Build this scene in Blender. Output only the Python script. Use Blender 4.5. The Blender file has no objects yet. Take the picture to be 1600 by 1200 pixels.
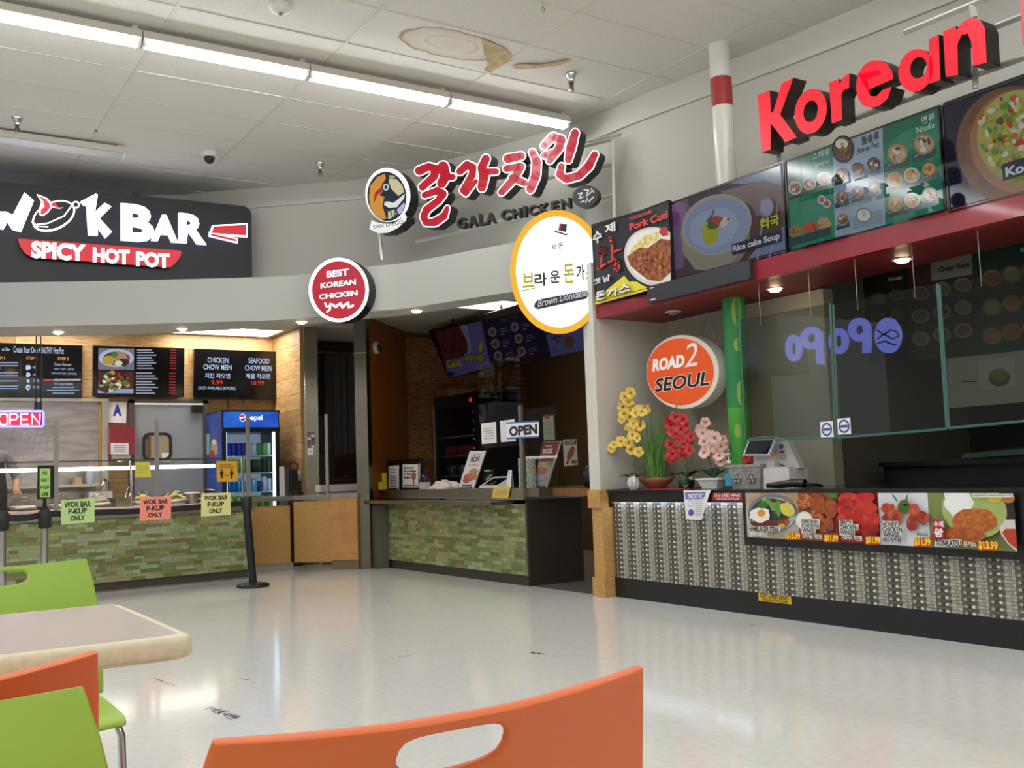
import bpy, math, random
from mathutils import Vector as V, Matrix
random.seed(11)
sc = bpy.context.scene
COL = sc.collection
# ---------------------------------------------------------------- camera, world, exposure
FPX, YAW, PITCH, ROLL, EYE = 1570.7, math.radians(32.947), math.radians(5.066), math.radians(-2.0533), 1.0
_cy, _sy, _cp, _sp = math.cos(YAW), math.sin(YAW), math.cos(PITCH), math.sin(PITCH)
CF = V((_sy*_cp, _cy*_cp, _sp)); _R0 = V((_cy, -_sy, 0)); _U0 = _R0.cross(CF)
CR = _R0*math.cos(ROLL) + _U0*math.sin(ROLL); CU = _U0*math.cos(ROLL) - _R0*math.sin(ROLL)
CAM = V((0, 0, EYE))
cd = bpy.data.cameras.new('camera'); cam = bpy.data.objects.new('camera', cd); COL.objects.link(cam)
cd.sensor_fit = 'HORIZONTAL'; cd.sensor_width = 36; cd.lens = FPX*36/1600; cd.clip_start = .02; cd.clip_end = 200
mw = Matrix.Identity(4)
for i in range(3): mw[i][0], mw[i][1], mw[i][2], mw[i][3] = CR[i], CU[i], -CF[i], CAM[i]
cam.matrix_world = mw
sc.camera = cam
w = bpy.data.worlds.new('world'); sc.world = w; w.use_nodes = True
w.node_tree.nodes['Background'].inputs[0].default_value = (.95, .97, 1, 1)
w.node_tree.nodes['Background'].inputs[1].default_value = .6
sc.view_settings.view_transform = 'Standard'; sc.view_settings.look = 'None'
sc.view_settings.gamma = 1; sc.view_settings.use_curve_mapping = False
sc.view_settings.exposure = 0.0
TUBE = 36.0     # emission strength of the ceiling tubes

# ---------------------------------------------------------------- helpers
def ray(x, y): return CF + CR*((x-800)/FPX) - CU*((y-600)/FPX)
def atz(x, y, z):
    d = ray(x, y); return CAM + d*((z-EYE)/d.z)
class FR:
    """a flat frame: u to the right, v up, n towards the viewer"""
    def __init__(s, o, u, v=(0, 0, 1)):
        s.o = V(o) if len(o) == 3 else V((o[0], o[1], 0)); s.u = V(u) if len(u) == 3 else V((u[0], u[1], 0))
        s.u.normalize(); s.v = V(v).normalized(); s.n = s.u.cross(s.v).normalized()
    def pt(s, a, b, d=0): return s.o + s.u*a + s.v*b + s.n*d
    def px(s, x, y, d=0):
        r = ray(x, y); o = s.o + s.n*d; t = (o-CAM).dot(s.n)/r.dot(s.n); p = CAM + r*t - s.o
        return (p.dot(s.u), p.dot(s.v))
def PX(c): return FR((c, 0, 0), (0, -1, 0))      # plane facing -X
def PY(c): return FR((0, c, 0), (1, 0, 0))       # plane facing -Y
def lin(h):
    c = [int(h[i:i+2], 16)/255 for i in (0, 2, 4)]
    return tuple(x/12.92 if x <= .04045 else ((x+.055)/1.055)**2.4 for x in c) + (1,)
MC = {}
def M(col, rough=.5, metal=0., emit=0., col2=None, ns=8., stretch=(1, 1, 1), rand=None, bump=0., glass=0., coat=0., lo=.38, hi=.62, spec=.5, det=4., sheen=0):
    key = (col, rough, metal, emit, col2, ns, stretch, tuple(rand) if rand else None, bump, glass, coat, lo, hi, spec, det)
    if key in MC: return MC[key]
    m = bpy.data.materials.new('mat_'+col); m.use_nodes = True; nt = m.node_tree; N = nt.nodes; L = nt.links
    p = N['Principled BSDF']; MC[key] = m
    p.inputs['Roughness'].default_value = rough; p.inputs['Metallic'].default_value = metal
    p.inputs['Specular IOR Level'].default_value = spec
    if coat: p.inputs['Coat Weight'].default_value = coat; p.inputs['Coat Roughness'].default_value = .06
    p.inputs['Base Color'].default_value = lin(col)
    src = None
    if rand:
        oi = N.new('ShaderNodeObjectInfo'); cr = N.new('ShaderNodeValToRGB'); cr.color_ramp.interpolation = 'CONSTANT'
        e = cr.color_ramp.elements; e[0].color = lin(rand[0]); e[1].position = 1/len(rand); e[1].color = lin(rand[1])
        for i, c in enumerate(rand[2:]): x = e.new((i+2)/len(rand)); x.color = lin(c)
        L.new(oi.outputs['Random'], cr.inputs[0]); src = cr.outputs[0]
    if col2 or bump:
        tc = N.new('ShaderNodeTexCoord'); mp = N.new('ShaderNodeMapping'); mp.inputs['Scale'].default_value = stretch
        no = N.new('ShaderNodeTexNoise'); no.inputs['Scale'].default_value = ns; no.inputs['Detail'].default_value = det
        L.new(tc.outputs['Object'], mp.inputs[0]); L.new(mp.outputs[0], no.inputs['Vector'])
        if bump:
            b = N.new('ShaderNodeBump'); b.inputs['Strength'].default_value = bump; b.inputs['Distance'].default_value = .02
            L.new(no.outputs['Fac'], b.inputs['Height']); L.new(b.outputs[0], p.inputs['Normal'])
        if col2:
            mr = N.new('ShaderNodeMapRange'); mr.inputs['From Min'].default_value = lo; mr.inputs['From Max'].default_value = hi
            L.new(no.outputs['Fac'], mr.inputs['Value'])
            mx = N.new('ShaderNodeMix'); mx.data_type = 'RGBA'
            L.new(mr.outputs[0], mx.inputs['Factor'])
            if src: L.new(src, mx.inputs['A'])
            else: mx.inputs['A'].default_value = lin(col)
            if rand:
                mx.blend_type = 'MULTIPLY'
            mx.inputs['B'].default_value = lin(col2); src = mx.outputs['Result']
    if src: L.new(src, p.inputs['Base Color'])
    if emit:
        p.inputs['Emission Strength'].default_value = emit
        if src: L.new(src, p.inputs['Emission Color'])
        else: p.inputs['Emission Color'].default_value = lin(col)
        p.inputs['Base Color'].default_value = tuple(.06*x for x in lin(col)[:3]) + (1,)
        if src:
            for l in list(p.inputs['Base Color'].links): L.remove(l)
    if glass:
        out = N['Material Output']; tr = N.new('ShaderNodeBsdfTransparent'); gl = N.new('ShaderNodeBsdfGlossy')
        tr.inputs[0].default_value = lin(col); gl.inputs['Roughness'].default_value = rough
        fr = N.new('ShaderNodeFresnel'); ge = N.new('ShaderNodeNewGeometry'); mi_ = N.new('ShaderNodeMix'); mi_.inputs['A'].default_value = 1.0+glass; mi_.inputs['B'].default_value = 1/(1.0+glass)
        L.new(ge.outputs['Backfacing'], mi_.inputs['Factor']); L.new(mi_.outputs['Result'], fr.inputs[0]); ms = N.new('ShaderNodeMixShader')
        L.new(fr.outputs[0], ms.inputs[0]); L.new(tr.outputs[0], ms.inputs[1]); L.new(gl.outputs[0], ms.inputs[2])
        L.new(ms.outputs[0], out.inputs['Surface'])
    return m
BASE = {}
class MB:
    def __init__(s): s.v = []; s.f = []; s.m = []; s.ms = []; s.sm = []
    def add(s, vs, fs, mat, smooth=False):
        b = len(s.v); s.v += [V(q) for q in vs]
        if mat not in s.ms: s.ms.append(mat)
        i = s.ms.index(mat)
        for f in fs: s.f.append(tuple(b+k for k in f)); s.m.append(i); s.sm.append(smooth)
        return s
    def box(s, a, b, mat):
        (x0, y0, z0), (x1, y1, z1) = a, b
        return s.add([(x0,y0,z0),(x1,y0,z0),(x1,y1,z0),(x0,y1,z0),(x0,y0,z1),(x1,y0,z1),(x1,y1,z1),(x0,y1,z1)],
                     [(3,2,1,0),(4,5,6,7),(0,1,5,4),(1,2,6,5),(2,3,7,6),(3,0,4,7)], mat)
    def obox(s, fr, u0, u1, v0, v1, d0, d1, mat):
        q = [fr.pt(a, b, d) for d in (d0, d1) for a, b in ((u0,v0),(u1,v0),(u1,v1),(u0,v1))]
        return s.add(q, [(3,2,1,0),(4,5,6,7),(0,1,5,4),(1,2,6,5),(2,3,7,6),(3,0,4,7)], mat)
    def prism(s, fr, poly, d0, d1, mat, side=None):
        A = sum(poly[i-1][0]*poly[i][1]-poly[i][0]*poly[i-1][1] for i in range(len(poly)))
        if A < 0: poly = poly[::-1]
        n = len(poly)
        s.add([fr.pt(a, b, d1) for a, b in poly], [tuple(range(n))], mat)
        s.add([fr.pt(a, b, d0) for a, b in poly], [tuple(range(n))[::-1]], side or mat)
        q = [fr.pt(a, b, d0) for a, b in poly] + [fr.pt(a, b, d1) for a, b in poly]
        return s.add(q, [(i, (i+1) % n, n+(i+1) % n, n+i) for i in range(n)], side or mat)
    def ring(s, fr, outer, inner, d0, d1, mat, side=None):
        n = len(outer); side = side or mat
        q = [fr.pt(a, b, d) for d in (d0, d1) for P in (outer, inner) for a, b in P]
        for i in range(n):
            j = (i+1) % n
            s.add([q[2*n+i], q[2*n+j], q[3*n+j], q[3*n+i]], [(0,1,2,3)], mat)
            s.add([q[i], q[n+i], q[n+j], q[j]], [(0,1,2,3)], side)
            s.add([q[i], q[j], q[2*n+j], q[2*n+i]], [(0,1,2,3)], side)
            s.add([q[n+i], q[3*n+i], q[3*n+j], q[n+j]], [(0,1,2,3)], side)
        return s
    def tube(s, pts, r, mat, n=8, smooth=True, caps=True):
        pts = [V(p) for p in pts]; rs = r if isinstance(r, (list, tuple)) else [r]*len(pts); vs = []; fs = []
        up = None
        for i, p in enumerate(pts):
            t = (pts[min(i+1, len(pts)-1)]-pts[max(i-1, 0)]).normalized()
            if up is None: up = V((0, 0, 1)) if abs(t.z) < .9 else V((1, 0, 0))
            a = t.cross(up).normalized(); b = a.cross(t).normalized(); up = b
            vs += [p + (a*math.cos(k*2*math.pi/n) + b*math.sin(k*2*math.pi/n))*rs[i] for k in range(n)]
        for i in range(len(pts)-1):
            fs += [(i*n+k, i*n+(k+1) % n, (i+1)*n+(k+1) % n, (i+1)*n+k) for k in range(n)]
        s.add(vs, fs, mat, smooth)
        if caps: s.add(vs[:n], [tuple(range(n))], mat); s.add(vs[-n:], [tuple(range(n))[::-1]], mat)
        return s
    def lathe(s, c, prof, mat, n=16, smooth=True, axis=None, sx=1., sy=1.):
        c = V(c); ax = V(axis).normalized() if axis else V((0, 0, 1))
        a = V((1, 0, 0)) if abs(ax.z) > .9 else V((0, 0, 1)).cross(ax).normalized(); b = ax.cross(a)
        vs = [c + (a*math.cos(k*2*math.pi/n)*sx + b*math.sin(k*2*math.pi/n)*sy)*r + ax*z for r, z in prof for k in range(n)]
        fs = [(i*n+k, i*n+(k+1) % n, (i+1)*n+(k+1) % n, (i+1)*n+k) for i in range(len(prof)-1) for k in range(n)]
        s.add(vs, fs, mat, smooth)
        if prof[0][0] > 1e-4: s.add(vs[:n], [tuple(range(n))[::-1]], mat)
        if prof[-1][0] > 1e-4: s.add(vs[-n:], [tuple(range(n))], mat)
        return s
    def ball(s, c, r, mat, n=8):
        r = r if isinstance(r, (tuple, list)) else (r, r, r); c = V(c); vs = []; h = n//2+1
        for i in range(h+1):
            th = math.pi*i/h
            vs += [c + V((r[0]*math.sin(th)*math.cos(k*2*math.pi/n), r[1]*math.sin(th)*math.sin(k*2*math.pi/n), -r[2]*math.cos(th))) for k in range(n)]
        return s.add(vs, [(i*n+k, i*n+(k+1) % n, (i+1)*n+(k+1) % n, (i+1)*n+k) for i in range(h) for k in range(n)], mat, True)
    def build(s, name, parent=None, at=None):
        if parent is not None: at = BASE[parent.name]
        elif at is None:
            lo = V([min(q[i] for q in s.v) for i in range(3)]); hi = V([max(q[i] for q in s.v) for i in range(3)])
            at = V(((lo.x+hi.x)/2, (lo.y+hi.y)/2, lo.z))
        at = V(at)
        me = bpy.data.meshes.new(name); me.from_pydata([tuple(q-at) for q in s.v], [], s.f)
        for m in s.ms: me.materials.append(m)
        me.polygons.foreach_set('material_index', s.m); me.polygons.foreach_set('use_smooth', s.sm); me.update()
        o = bpy.data.objects.new(name, me); COL.objects.link(o)
        if parent is not None: o.parent = parent
        else: o.location = at
        BASE[o.name] = at
        return o
def tag(o, label=None, cat=None, group=None, kind=None):
    if label: o['label'] = label
    if cat: o['category'] = cat
    if group: o['group'] = group
    if kind: o['kind'] = kind
    return o
def thing(name, label, cat, at=(0, 0, 0), group=None, kind=None):
    o = bpy.data.objects.new(name, None); COL.objects.link(o); o.location = at; o.empty_display_size = .05
    BASE[o.name] = V(at)
    return tag(o, label, cat, group, kind)
def struct(o): o['kind'] = 'structure'; return o
def dup(o, loc, rz=0, label=None, group=None):
    def cp(q, par):
        c = q.copy(); COL.objects.link(c); c.parent = par
        for ch in q.children: cp(ch, c)
        return c
    c = cp(o, None); c.location = loc; c.rotation_euler = (0, 0, rz)
    if label: c['label'] = label
    if group: c['group'] = group
    return c
TX = {}
def text2d(s, bold=0., shear=0., spacing=1.):
    k = (s, bold, shear, spacing)
    if k not in TX:
        c = bpy.data.curves.new('t', 'FONT'); c.body = s; c.offset = bold; c.shear = shear; c.space_character = spacing; c.resolution_u = 3
        o = bpy.data.objects.new('t', c); COL.objects.link(o)
        me = bpy.data.meshes.new_from_object(o.evaluated_get(bpy.context.evaluated_depsgraph_get()))
        vs = [(q.co.x, q.co.y) for q in me.vertices]; fs = [tuple(p.vertices) for p in me.polygons]
        bpy.data.objects.remove(o); bpy.data.curves.remove(c); bpy.data.meshes.remove(me)
        x0, x1 = min(a for a, b in vs), max(a for a, b in vs); y0, y1 = min(b for a, b in vs), max(b for a, b in vs)
        TX[k] = ([((a-x0)/(x1-x0), (b-y0)/(y1-y0)) for a, b in vs], fs)
    return TX[k]
def zm(x0, y0, s): return lambda x, y: (x0+x/s, y0+y/s)
IDM = lambda x, y: (x, y)
def ell(cx, cy, rx, ry, n=28, jit=0, rot=0):
    r = []
    for k in range(n):
        t = 2*math.pi*k/n; j = 1+random.uniform(-jit, jit)
        a, b = rx*math.cos(t)*j, ry*math.sin(t)*j
        r.append((cx+a*math.cos(rot)-b*math.sin(rot), cy+a*math.sin(rot)+b*math.cos(rot)))
    return r
def stroke(pts, w, n=5):
    """outline polygon(s) of a brush stroke: quads and round joints"""
    out = []; ws = w if isinstance(w, (list, tuple)) else [w]*len(pts)
    for i in range(len(pts)-1):
        (x0, y0), (x1, y1) = pts[i], pts[i+1]; L = math.hypot(x1-x0, y1-y0) or 1; a, b = -(y1-y0)/L, (x1-x0)/L
        out.append([(x0+a*ws[i]/2, y0+b*ws[i]/2), (x1+a*ws[i+1]/2, y1+b*ws[i+1]/2), (x1-a*ws[i+1]/2, y1-b*ws[i+1]/2), (x0-a*ws[i]/2, y0-b*ws[i]/2)])
    for (x, y), ww in zip(pts, ws): out.append(ell(x, y, ww/2, ww/2, 12))
    return out
def clipbox(P, c):
    for ax, lim, sg in ((0, c[0], 1), (0, c[2], -1), (1, c[1], 1), (1, c[3], -1)):
        out = []
        for i in range(len(P)):
            a, b = P[i-1], P[i]; ia, ib = (a[ax]-lim)*sg >= 0, (b[ax]-lim)*sg >= 0
            if ia != ib: k = (lim-a[ax])/(b[ax]-a[ax]); out.append((a[0]+k*(b[0]-a[0]), a[1]+k*(b[1]-a[1])))
            if ib: out.append(b)
        P = out
        if not P: break
    return P
class PR:
    """flat print on a surface: polygons and lettering in thin layers"""
    def __init__(s, fr, d=.001, z=IDM, emit=0., rough=.5): s.fr = fr; s.d = d; s.z = z; s.e = emit; s.r = rough; s.mb = MB(); s.clip = None
    def mat(s, c): return c if not isinstance(c, str) else M(c, s.r, emit=s.e)
    def poly(s, pts, c, step=True):
        if step: s.d += .0005
        if s.clip: pts = clipbox(pts, s.clip)
        if len(pts) < 3: return s
        q = [s.fr.px(*s.z(*p), s.d) for p in pts]
        A = sum(q[i-1][0]*q[i][1]-q[i][0]*q[i-1][1] for i in range(len(q)))
        if A < 0: q = q[::-1]
        s.mb.add([s.fr.pt(a, b, s.d) for a, b in q], [tuple(range(len(q)))], s.mat(c)); return s
    def rect(s, x0, y0, x1, y1, c): return s.poly([(x0,y0),(x1,y0),(x1,y1),(x0,y1)], c)
    def ell(s, cx, cy, rx, ry, c, n=24, jit=0, rot=0): return s.poly(ell(cx, cy, rx, ry, n, jit, rot), c)
    def stroke(s, pts, w, c):
        s.d += .0005
        for p in stroke(pts, w): s.poly(p, c, False)
        return s
    def txt(s, t, x0, y0, x1, y1, c, bold=0., shear=0.):
        """x0,y0 bottom-left and x1,y1 top-right picture points of the line"""
        s.d += .0005; a = s.fr.px(*s.z(x0, y0), s.d); b = s.fr.px(*s.z(x1, y1), s.d); vs, fs = text2d(t, bold, shear)
        s.mb.add([s.fr.pt(a[0]+(b[0]-a[0])*p, a[1]+(b[1]-a[1])*q, s.d) for p, q in vs], fs, s.mat(c)); return s
    def txh(s, t, x0, y0, x1, h, c, bold=0., shear=0.):
        """x0,y0 bottom-left point, x1 right end, h letter height at the left end"""
        s.d += .0005; a = s.fr.px(*s.z(x0, y0), s.d); u1 = s.fr.px(*s.z(x1, y0), s.d)[0]; v1 = s.fr.px(*s.z(x0, y0-h), s.d)[1]; vs, fs = text2d(t, bold, shear)
        s.mb.add([s.fr.pt(a[0]+(u1-a[0])*p, a[1]+(v1-a[1])*q, s.d) for p, q in vs], fs, s.mat(c)); return s
    def txq(s, t, x0, y0, x1, y1, h, c, bold=0., shear=0.):
        """line of lettering along the slanted base x0,y0 - x1,y1"""
        s.d += .0005; vs, fs = text2d(t, bold, shear)
        s.mb.add([s.fr.pt(*s.fr.px(*s.z(x0+(x1-x0)*p, y0+(y1-y0)*p-h*q), s.d), s.d) for p, q in vs], fs, s.mat(c)); return s
    def blobs(s, cx, cy, rx, ry, n, size, cols, seed=1):
        R = random.Random(seed)
        for i in range(n):
            t = R.uniform(0, 6.283); q = math.sqrt(R.random())
            s.ell(cx+rx*q*math.cos(t), cy+ry*q*math.sin(t), size*R.uniform(.6, 1.3), size*R.uniform(.5, 1.), R.choice(cols), 9, .18, R.uniform(0, 3))
        return s
    def build(s, name, parent): return s.mb.build(name, parent)
def catmull(P, n=6):
    out = []; Q = [P[0]] + list(P) + [P[-1]]
    for i in range(1, len(Q)-2):
        for k in range(n):
            t = k/n
            out.append(tuple(.5*((2*Q[i][j]) + (Q[i+1][j]-Q[i-1][j])*t + (2*Q[i-1][j]-5*Q[i][j]+4*Q[i+1][j]-Q[i+2][j])*t*t + (3*Q[i][j]-Q[i-1][j]-3*Q[i+1][j]+Q[i+2][j])*t**3) for j in range(2)))
    return out + [tuple(P[-1])]
# ---------------------------------------------------------------- shared materials
STEEL = M('a9a69c', .28, 1.0); STEELB = M('8d8a80', .38, 1.0); CHROME = M('c9c9c9', .12, 1.0)
BLACK = M('141414', .35); BLACKM = M('1a1a1a', .6); WHITE = M('e4e2dc', .5); WALL = M('c6c3b8', .75); FASC = M('abaca3', .7)
WOOD = M('c79a5c', .5, col2='a87d44', ns=5, stretch=(3, 3, 22)); GLASS = M('eef2f0', .02, glass=.28); PLEX = M('f2f5f4', .02, glass=.2)
SCR = M('0b0b0e', .08); PAPER = M('e9e8e4', .6); GREYM = M('7d7d7b', .45, .6)
# ================================================================ SETTING
# floor
fl = MB().add([(-10,-8,0),(9,-8,0),(9,15,0),(-10,15,0)], [(0,1,2,3)], M('e0dfd8', .11, col2='d9d8d1', ns=26, lo=.42, hi=.66, spec=.62, det=8))
floor = struct(fl.build('floor', at=(0,0,0)))
DK = M('4b463e', .3)
kf = MB().box((5.0,6.55,.0),(7.7,7.45,.004), M('6b665c', .35)).box((4.985,6.55,0),(5.0,7.45,.006), STEELB).build('floor_threshold', floor)
R = random.Random(4)
sm = MB()
def scuff(x, y, x2, y2, n, wd):
    a_, b_ = atz(x, y, .0012), atz(x2, y2, .0012); c = (a_+b_)/2; L = (b_-a_).length; ang = math.atan2((b_-a_).y, (b_-a_).x)
    for i in range(n):
        t = R.uniform(-.5, .5)*L; o = R.gauss(0, wd); p = c + V((math.cos(ang)*t-math.sin(ang)*o, math.sin(ang)*t+math.cos(ang)*o, 0)); r = R.uniform(.002, .008)
        sm.add([p+V((r*1.6,0,0)), p+V((0,r,0)), p+V((-r*1.2,0,0)), p+V((0,-r,0))], [(0,1,2,3)], M('4a4843', .7))
scuff(324, 1105, 371, 1122, 90, .016); scuff(828, 1019, 850, 1022, 30, .006); scuff(240, 1060, 275, 1072, 12, .004); scuff(610, 1028, 640, 1024, 8, .004); scuff(1125, 970, 1190, 979, 14, .008); scuff(1030, 945, 1140, 962, 10, .008); scuff(405, 941, 420, 950, 10, .006); scuff(380, 1060, 400, 1068, 8, .004)
tag(sm.build('floor_scuff', floor), 'black scuff marks', kind='stuff')

# ceiling: panel above, T-bars, single tiles
CZ = 4.2
ceil = struct(MB().box((-10,-8,CZ+.03),(9,15,CZ+.06), M('b9b5ab', .8)).build('ceiling', at=(0,0,CZ)))
XG = [1.72+1.22*k for k in range(-2, 5)]; YG = [6.02+.61*k for k in range(-6, 11)]
tb = MB(); TB = M('d6d2c8', .6)
for x in XG: tb.box((x-.011,YG[0],CZ-.004),(x+.011,YG[-1],CZ+.02), TB)
for y in YG: tb.box((XG[0],y-.011,CZ-.003),(XG[-1],y+.011,CZ+.02), TB)
tb.build('ceiling_grid', ceil)
TILE = M('e0ddd5', .85, col2='dad6cd', ns=60, det=2)
STAIN = M('d3cdc2', .85)
def stained():
    m = bpy.data.materials.new('mat_stained_tile'); m.use_nodes = True; N = m.node_tree.nodes; L = m.node_tree.links; p = N['Principled BSDF']; p.inputs['Roughness'].default_value = .85
    tc = N.new('ShaderNodeTexCoord'); no = N.new('ShaderNodeTexNoise'); no.inputs['Scale'].default_value = 5; no.inputs['Detail'].default_value = 5
    mp = N.new('ShaderNodeMapping'); L.new(tc.outputs['Object'], no.inputs['Vector'])
    # distance from the leak centre, wobbled by noise, gives brown tide rings
    va = N.new('ShaderNodeVectorMath'); va.operation = 'MULTIPLY_ADD'; va.inputs[1].default_value = (.12, .12, 0); L.new(no.outputs['Color'], va.inputs[0]); L.new(tc.outputs['Object'], va.inputs[2])
    L.new(va.outputs[0], mp.inputs[0]); mp.inputs['Location'].default_value = (-.16, -.02, 0); mp.inputs['Scale'].default_value = (1.0, 2.0, 0)
    ln = N.new('ShaderNodeVectorMath'); ln.operation = 'LENGTH'; L.new(mp.outputs[0], ln.inputs[0])
    cr = N.new('ShaderNodeValToRGB'); e = cr.color_ramp.elements
    base, l1, br = lin('e0ddd5'), lin('cfc3a4'), lin('a3875a')
    e[0].position = 0; e[0].color = lin('dbd5c6'); e[1].position = .20; e[1].color = base
    for pos, c in ((.225, l1), (.25, base), (.40, lin('d6cdb6')), (.435, br), (.455, base)): x = e.new(pos); x.color = c
    L.new(ln.outputs['Value'], cr.inputs[0]); L.new(cr.outputs[0], p.inputs['Base Color']); return m
SM = stained()
tme = {}
for i in range(len(XG)-1):
    for j in range(len(YG)-1):
        cx, cy = (XG[i]+XG[i+1])/2, (YG[j]+YG[j+1])/2
        st = (abs(cx-3.55) < .1 and abs(cy-6.325) < .1)
        key = st
        if key not in tme:
            mb = MB(); mb.box((-.597,-.292,0),(.597,.292,.016), SM if st else TILE); o = mb.build('ceiling_tile', at=(0,0,0)); tme[key] = o.data
        else: o = bpy.data.objects.new('ceiling_tile', tme[key]); COL.objects.link(o)
        o.parent = ceil; o.location = (cx, cy, R.uniform(-.003, .004)); o.rotation_euler = (R.gauss(0, .0025), R.gauss(0, .0015), 0)
        if st: o['label'] = 'tile with brown water stain rings'
sw = PR(FR((0,0,CZ-.006), (1,0,0), (0,-1,0)), .0)
BR = M('b79c6c', .9, col2='c9b892', ns=14)
for p in ([(800,103),(815,100),(845,101),(868,97),(888,93),(893,96),(870,103),(845,106),(820,108),(802,107)], [(752,61),(770,67),(787,74),(797,84),(801,94),(790,99),(766,114),(756,110),(763,100),(757,90),(755,75)]): sw.poly(p, BR)
sw.build('water_stain', ceil)

# curved upper wall behind the signs, with its top band
WC = catmull([(-3.5,12.4),(-.5,12.15),(1.5,11.75),(2.78,11.2),(3.18,10.87),(4.16,9.99),(4.52,9.6),(5.09,8.45),(5.49,7.22),(5.6,6.44),(5.71,5.76),(5.93,4.23),(6.1,2.5),(6.2,0),(6.2,-4)], 5)
def strip(mb, P, z0, z1, mat, flip=False):
    vs = [(x,y,z) for x,y in P for z in (z0,z1)]
    fs = [(2*i,2*i+2,2*i+3,2*i+1) if not flip else (2*i+1,2*i+3,2*i+2,2*i) for i in range(len(P)-1)]
    return mb.add(vs, fs, mat, True)
def off(P, d):
    o = []
    for i, (x, y) in enumerate(P):
        a = P[max(i-1,0)]; b = P[min(i+1,len(P)-1)]; tx, ty = b[0]-a[0], b[1]-a[1]; L = math.hypot(tx, ty)
        o.append((x+ty/L*d, y-tx/L*d))
    return o
UW = M('c0bdb2', .75)
WA = [q for q in WC if q[1] >= 6.38]; WB = [WA[-1]]+[q for q in WC if q[1] < 6.38]
wu = MB(); strip(wu, WA, 2.87, CZ+.03, UW); strip(wu, off(WA,-.1), 2.87, CZ+.03, UW, True); strip(wu, WB, 2.64, CZ+.03, UW); strip(wu, off(WB,-.1), 2.64, CZ+.03, UW, True)
struct(wu.build('wall_back', at=(0,0,0)))
WO = off(WC, -.03)
W1 = off(WC, .025); tr = MB(); strip(tr, W1, 3.985, CZ+.01, M('c6c3b9', .7)); 
vs = [(x,y,3.985) for P in (WC, W1) for x,y in P]; n = len(WC); tr.add(vs, [(i,i+1,n+i+1,n+i) for i in range(n-1)], M('c6c3b9', .7))
struct(tr.build('trim_1', at=(0,0,0)))
# curved fascia with its underside
FB = catmull([(-3.5,11.75),(-1.2,11.25),(0,10.87),(1.06,10.38),(2.09,9.85),(3.13,9.25),(3.46,8.99),(3.9,8.39),(4.16,8.07),(4.61,7.03),(4.76,6.84),(4.96,6.61)], 5)
FI = catmull([(-3.3,12.2),(-1.0,11.85),(.15,11.5),(1.13,11.05),(2.3,10.48),(3.28,9.71),(3.62,9.38),(4.04,8.81),(4.33,8.44),(4.81,7.37),(5.02,7.05),(5.2,6.61)], 5)
fs = MB(); n = len(FB)
strip(fs, FB, 2.53, 2.95, FASC); strip(fs, FI, 2.53, 2.87, FASC, True)
fs.add([(x,y,2.53) for P in (FB,FI) for x,y in P], [(i,n+i,n+i+1,i+1) for i in range(n-1)], M('b0afa6', .7))
WL = [min(WC, key=lambda q: (q[0]-x-.35)**2+(q[1]-y-.9)**2) for x,y in FB]
fs.add([(x,y,2.95) for P in (FB,WL) for x,y in P], [(i,i+1,n+i+1,n+i) for i in range(n-1)], FASC)
struct(fs.build('wall_soffit', at=(0,0,0)))
# kitchen ceiling behind the fascia
KC = M('b5b0a4', .8)
kc = MB(); kc.add([(x,y,2.86) for x,y in FI] + [(7.7,6.52,2.86),(7.7,13,2.86),(-3.3,13,2.86)], [tuple(range(len(FI)+3))], KC)
struct(kc.build('ceiling_kitchen', at=(0,0,0)))
# back wall and right wall of the left kitchen, clad with single planks
OAK = M('bb9a6c', .5, rand=['c0a072','b49366','bc9b6d','ab8a5e','c6a87c'], col2='dccfb8', ns=3, stretch=(2., 2., 18))
PW = PY(12.5)
wb = struct(MB().box((-3.4,12.52,0),(4.5,12.62,2.9), M('a98a5c', .7)).build('wall_kitchen_back', at=(0,12.5,0)))
pl = {}
def plank(par, base, key, maker, loc):
    if key not in pl: o = maker().build('plank', par); pl[key] = o.data
    else: o = bpy.data.objects.new('plank', pl[key]); COL.objects.link(o); o.parent = par
    o.location = loc
for r in range(10):
    x = -1.6+(r*.47) % 1.2
    while x < 4.42:
        x1 = min(x+1.2, 4.44)
        z = .86+.2*r
        if x > .6:
            b = MB().box((x+.0015,12.50,z+.0015),(x1-.0015,12.52,min(z+.2,2.86)-.0015), OAK); o = b.build('plank', wb)
        x = x1
ws = struct(MB().box((4.46,11.56,0),(4.56,12.52,2.9), M('a98a5c', .7)).build('wall_kitchen_side', at=(4.5,12,0)))
for r in range(10):
    z = .86+.2*r
    MB().box((4.44,11.56,z+.0015),(4.46,12.5,min(z+.2,2.86)-.0015), OAK).build('plank', ws)
# middle kitchen: slanted veneer wall, dark planked back wall, far side
GW = FR((4.80,10.46), (.7071,.7071))
VEN = M('96591f', .4, col2='7c4716', ns=3, stretch=(4, 4, 14))
struct(MB().obox(GW, 0, 1.5, 0, 2.87, -.06, 0, VEN).build('wall_veneer', at=(4.8,10.46,0)))
gb = struct(MB().box((5.8,11.54,0),(7.8,11.64,2.9), M('5b4022', .7)).box((7.7,6.5,0),(7.8,11.6,2.9), M('6f5433', .7)).build('wall_middle_back', at=(6.5,11.5,0)))
DOK = M('94683a', .5, rand=['94683a','8a5f33','9c7042'], col2='b08a60', ns=4, stretch=(2.5,2.5,26))
for r in range(11):
    z = .6+.2*r
    for x0, x1 in ((5.86,6.6),(6.6,7.7)):
        MB().box((x0+.002,11.52,z+.002),(x1-.002,11.54,min(z+.2,2.86)-.002), DOK).build('plank', gb)
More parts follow.
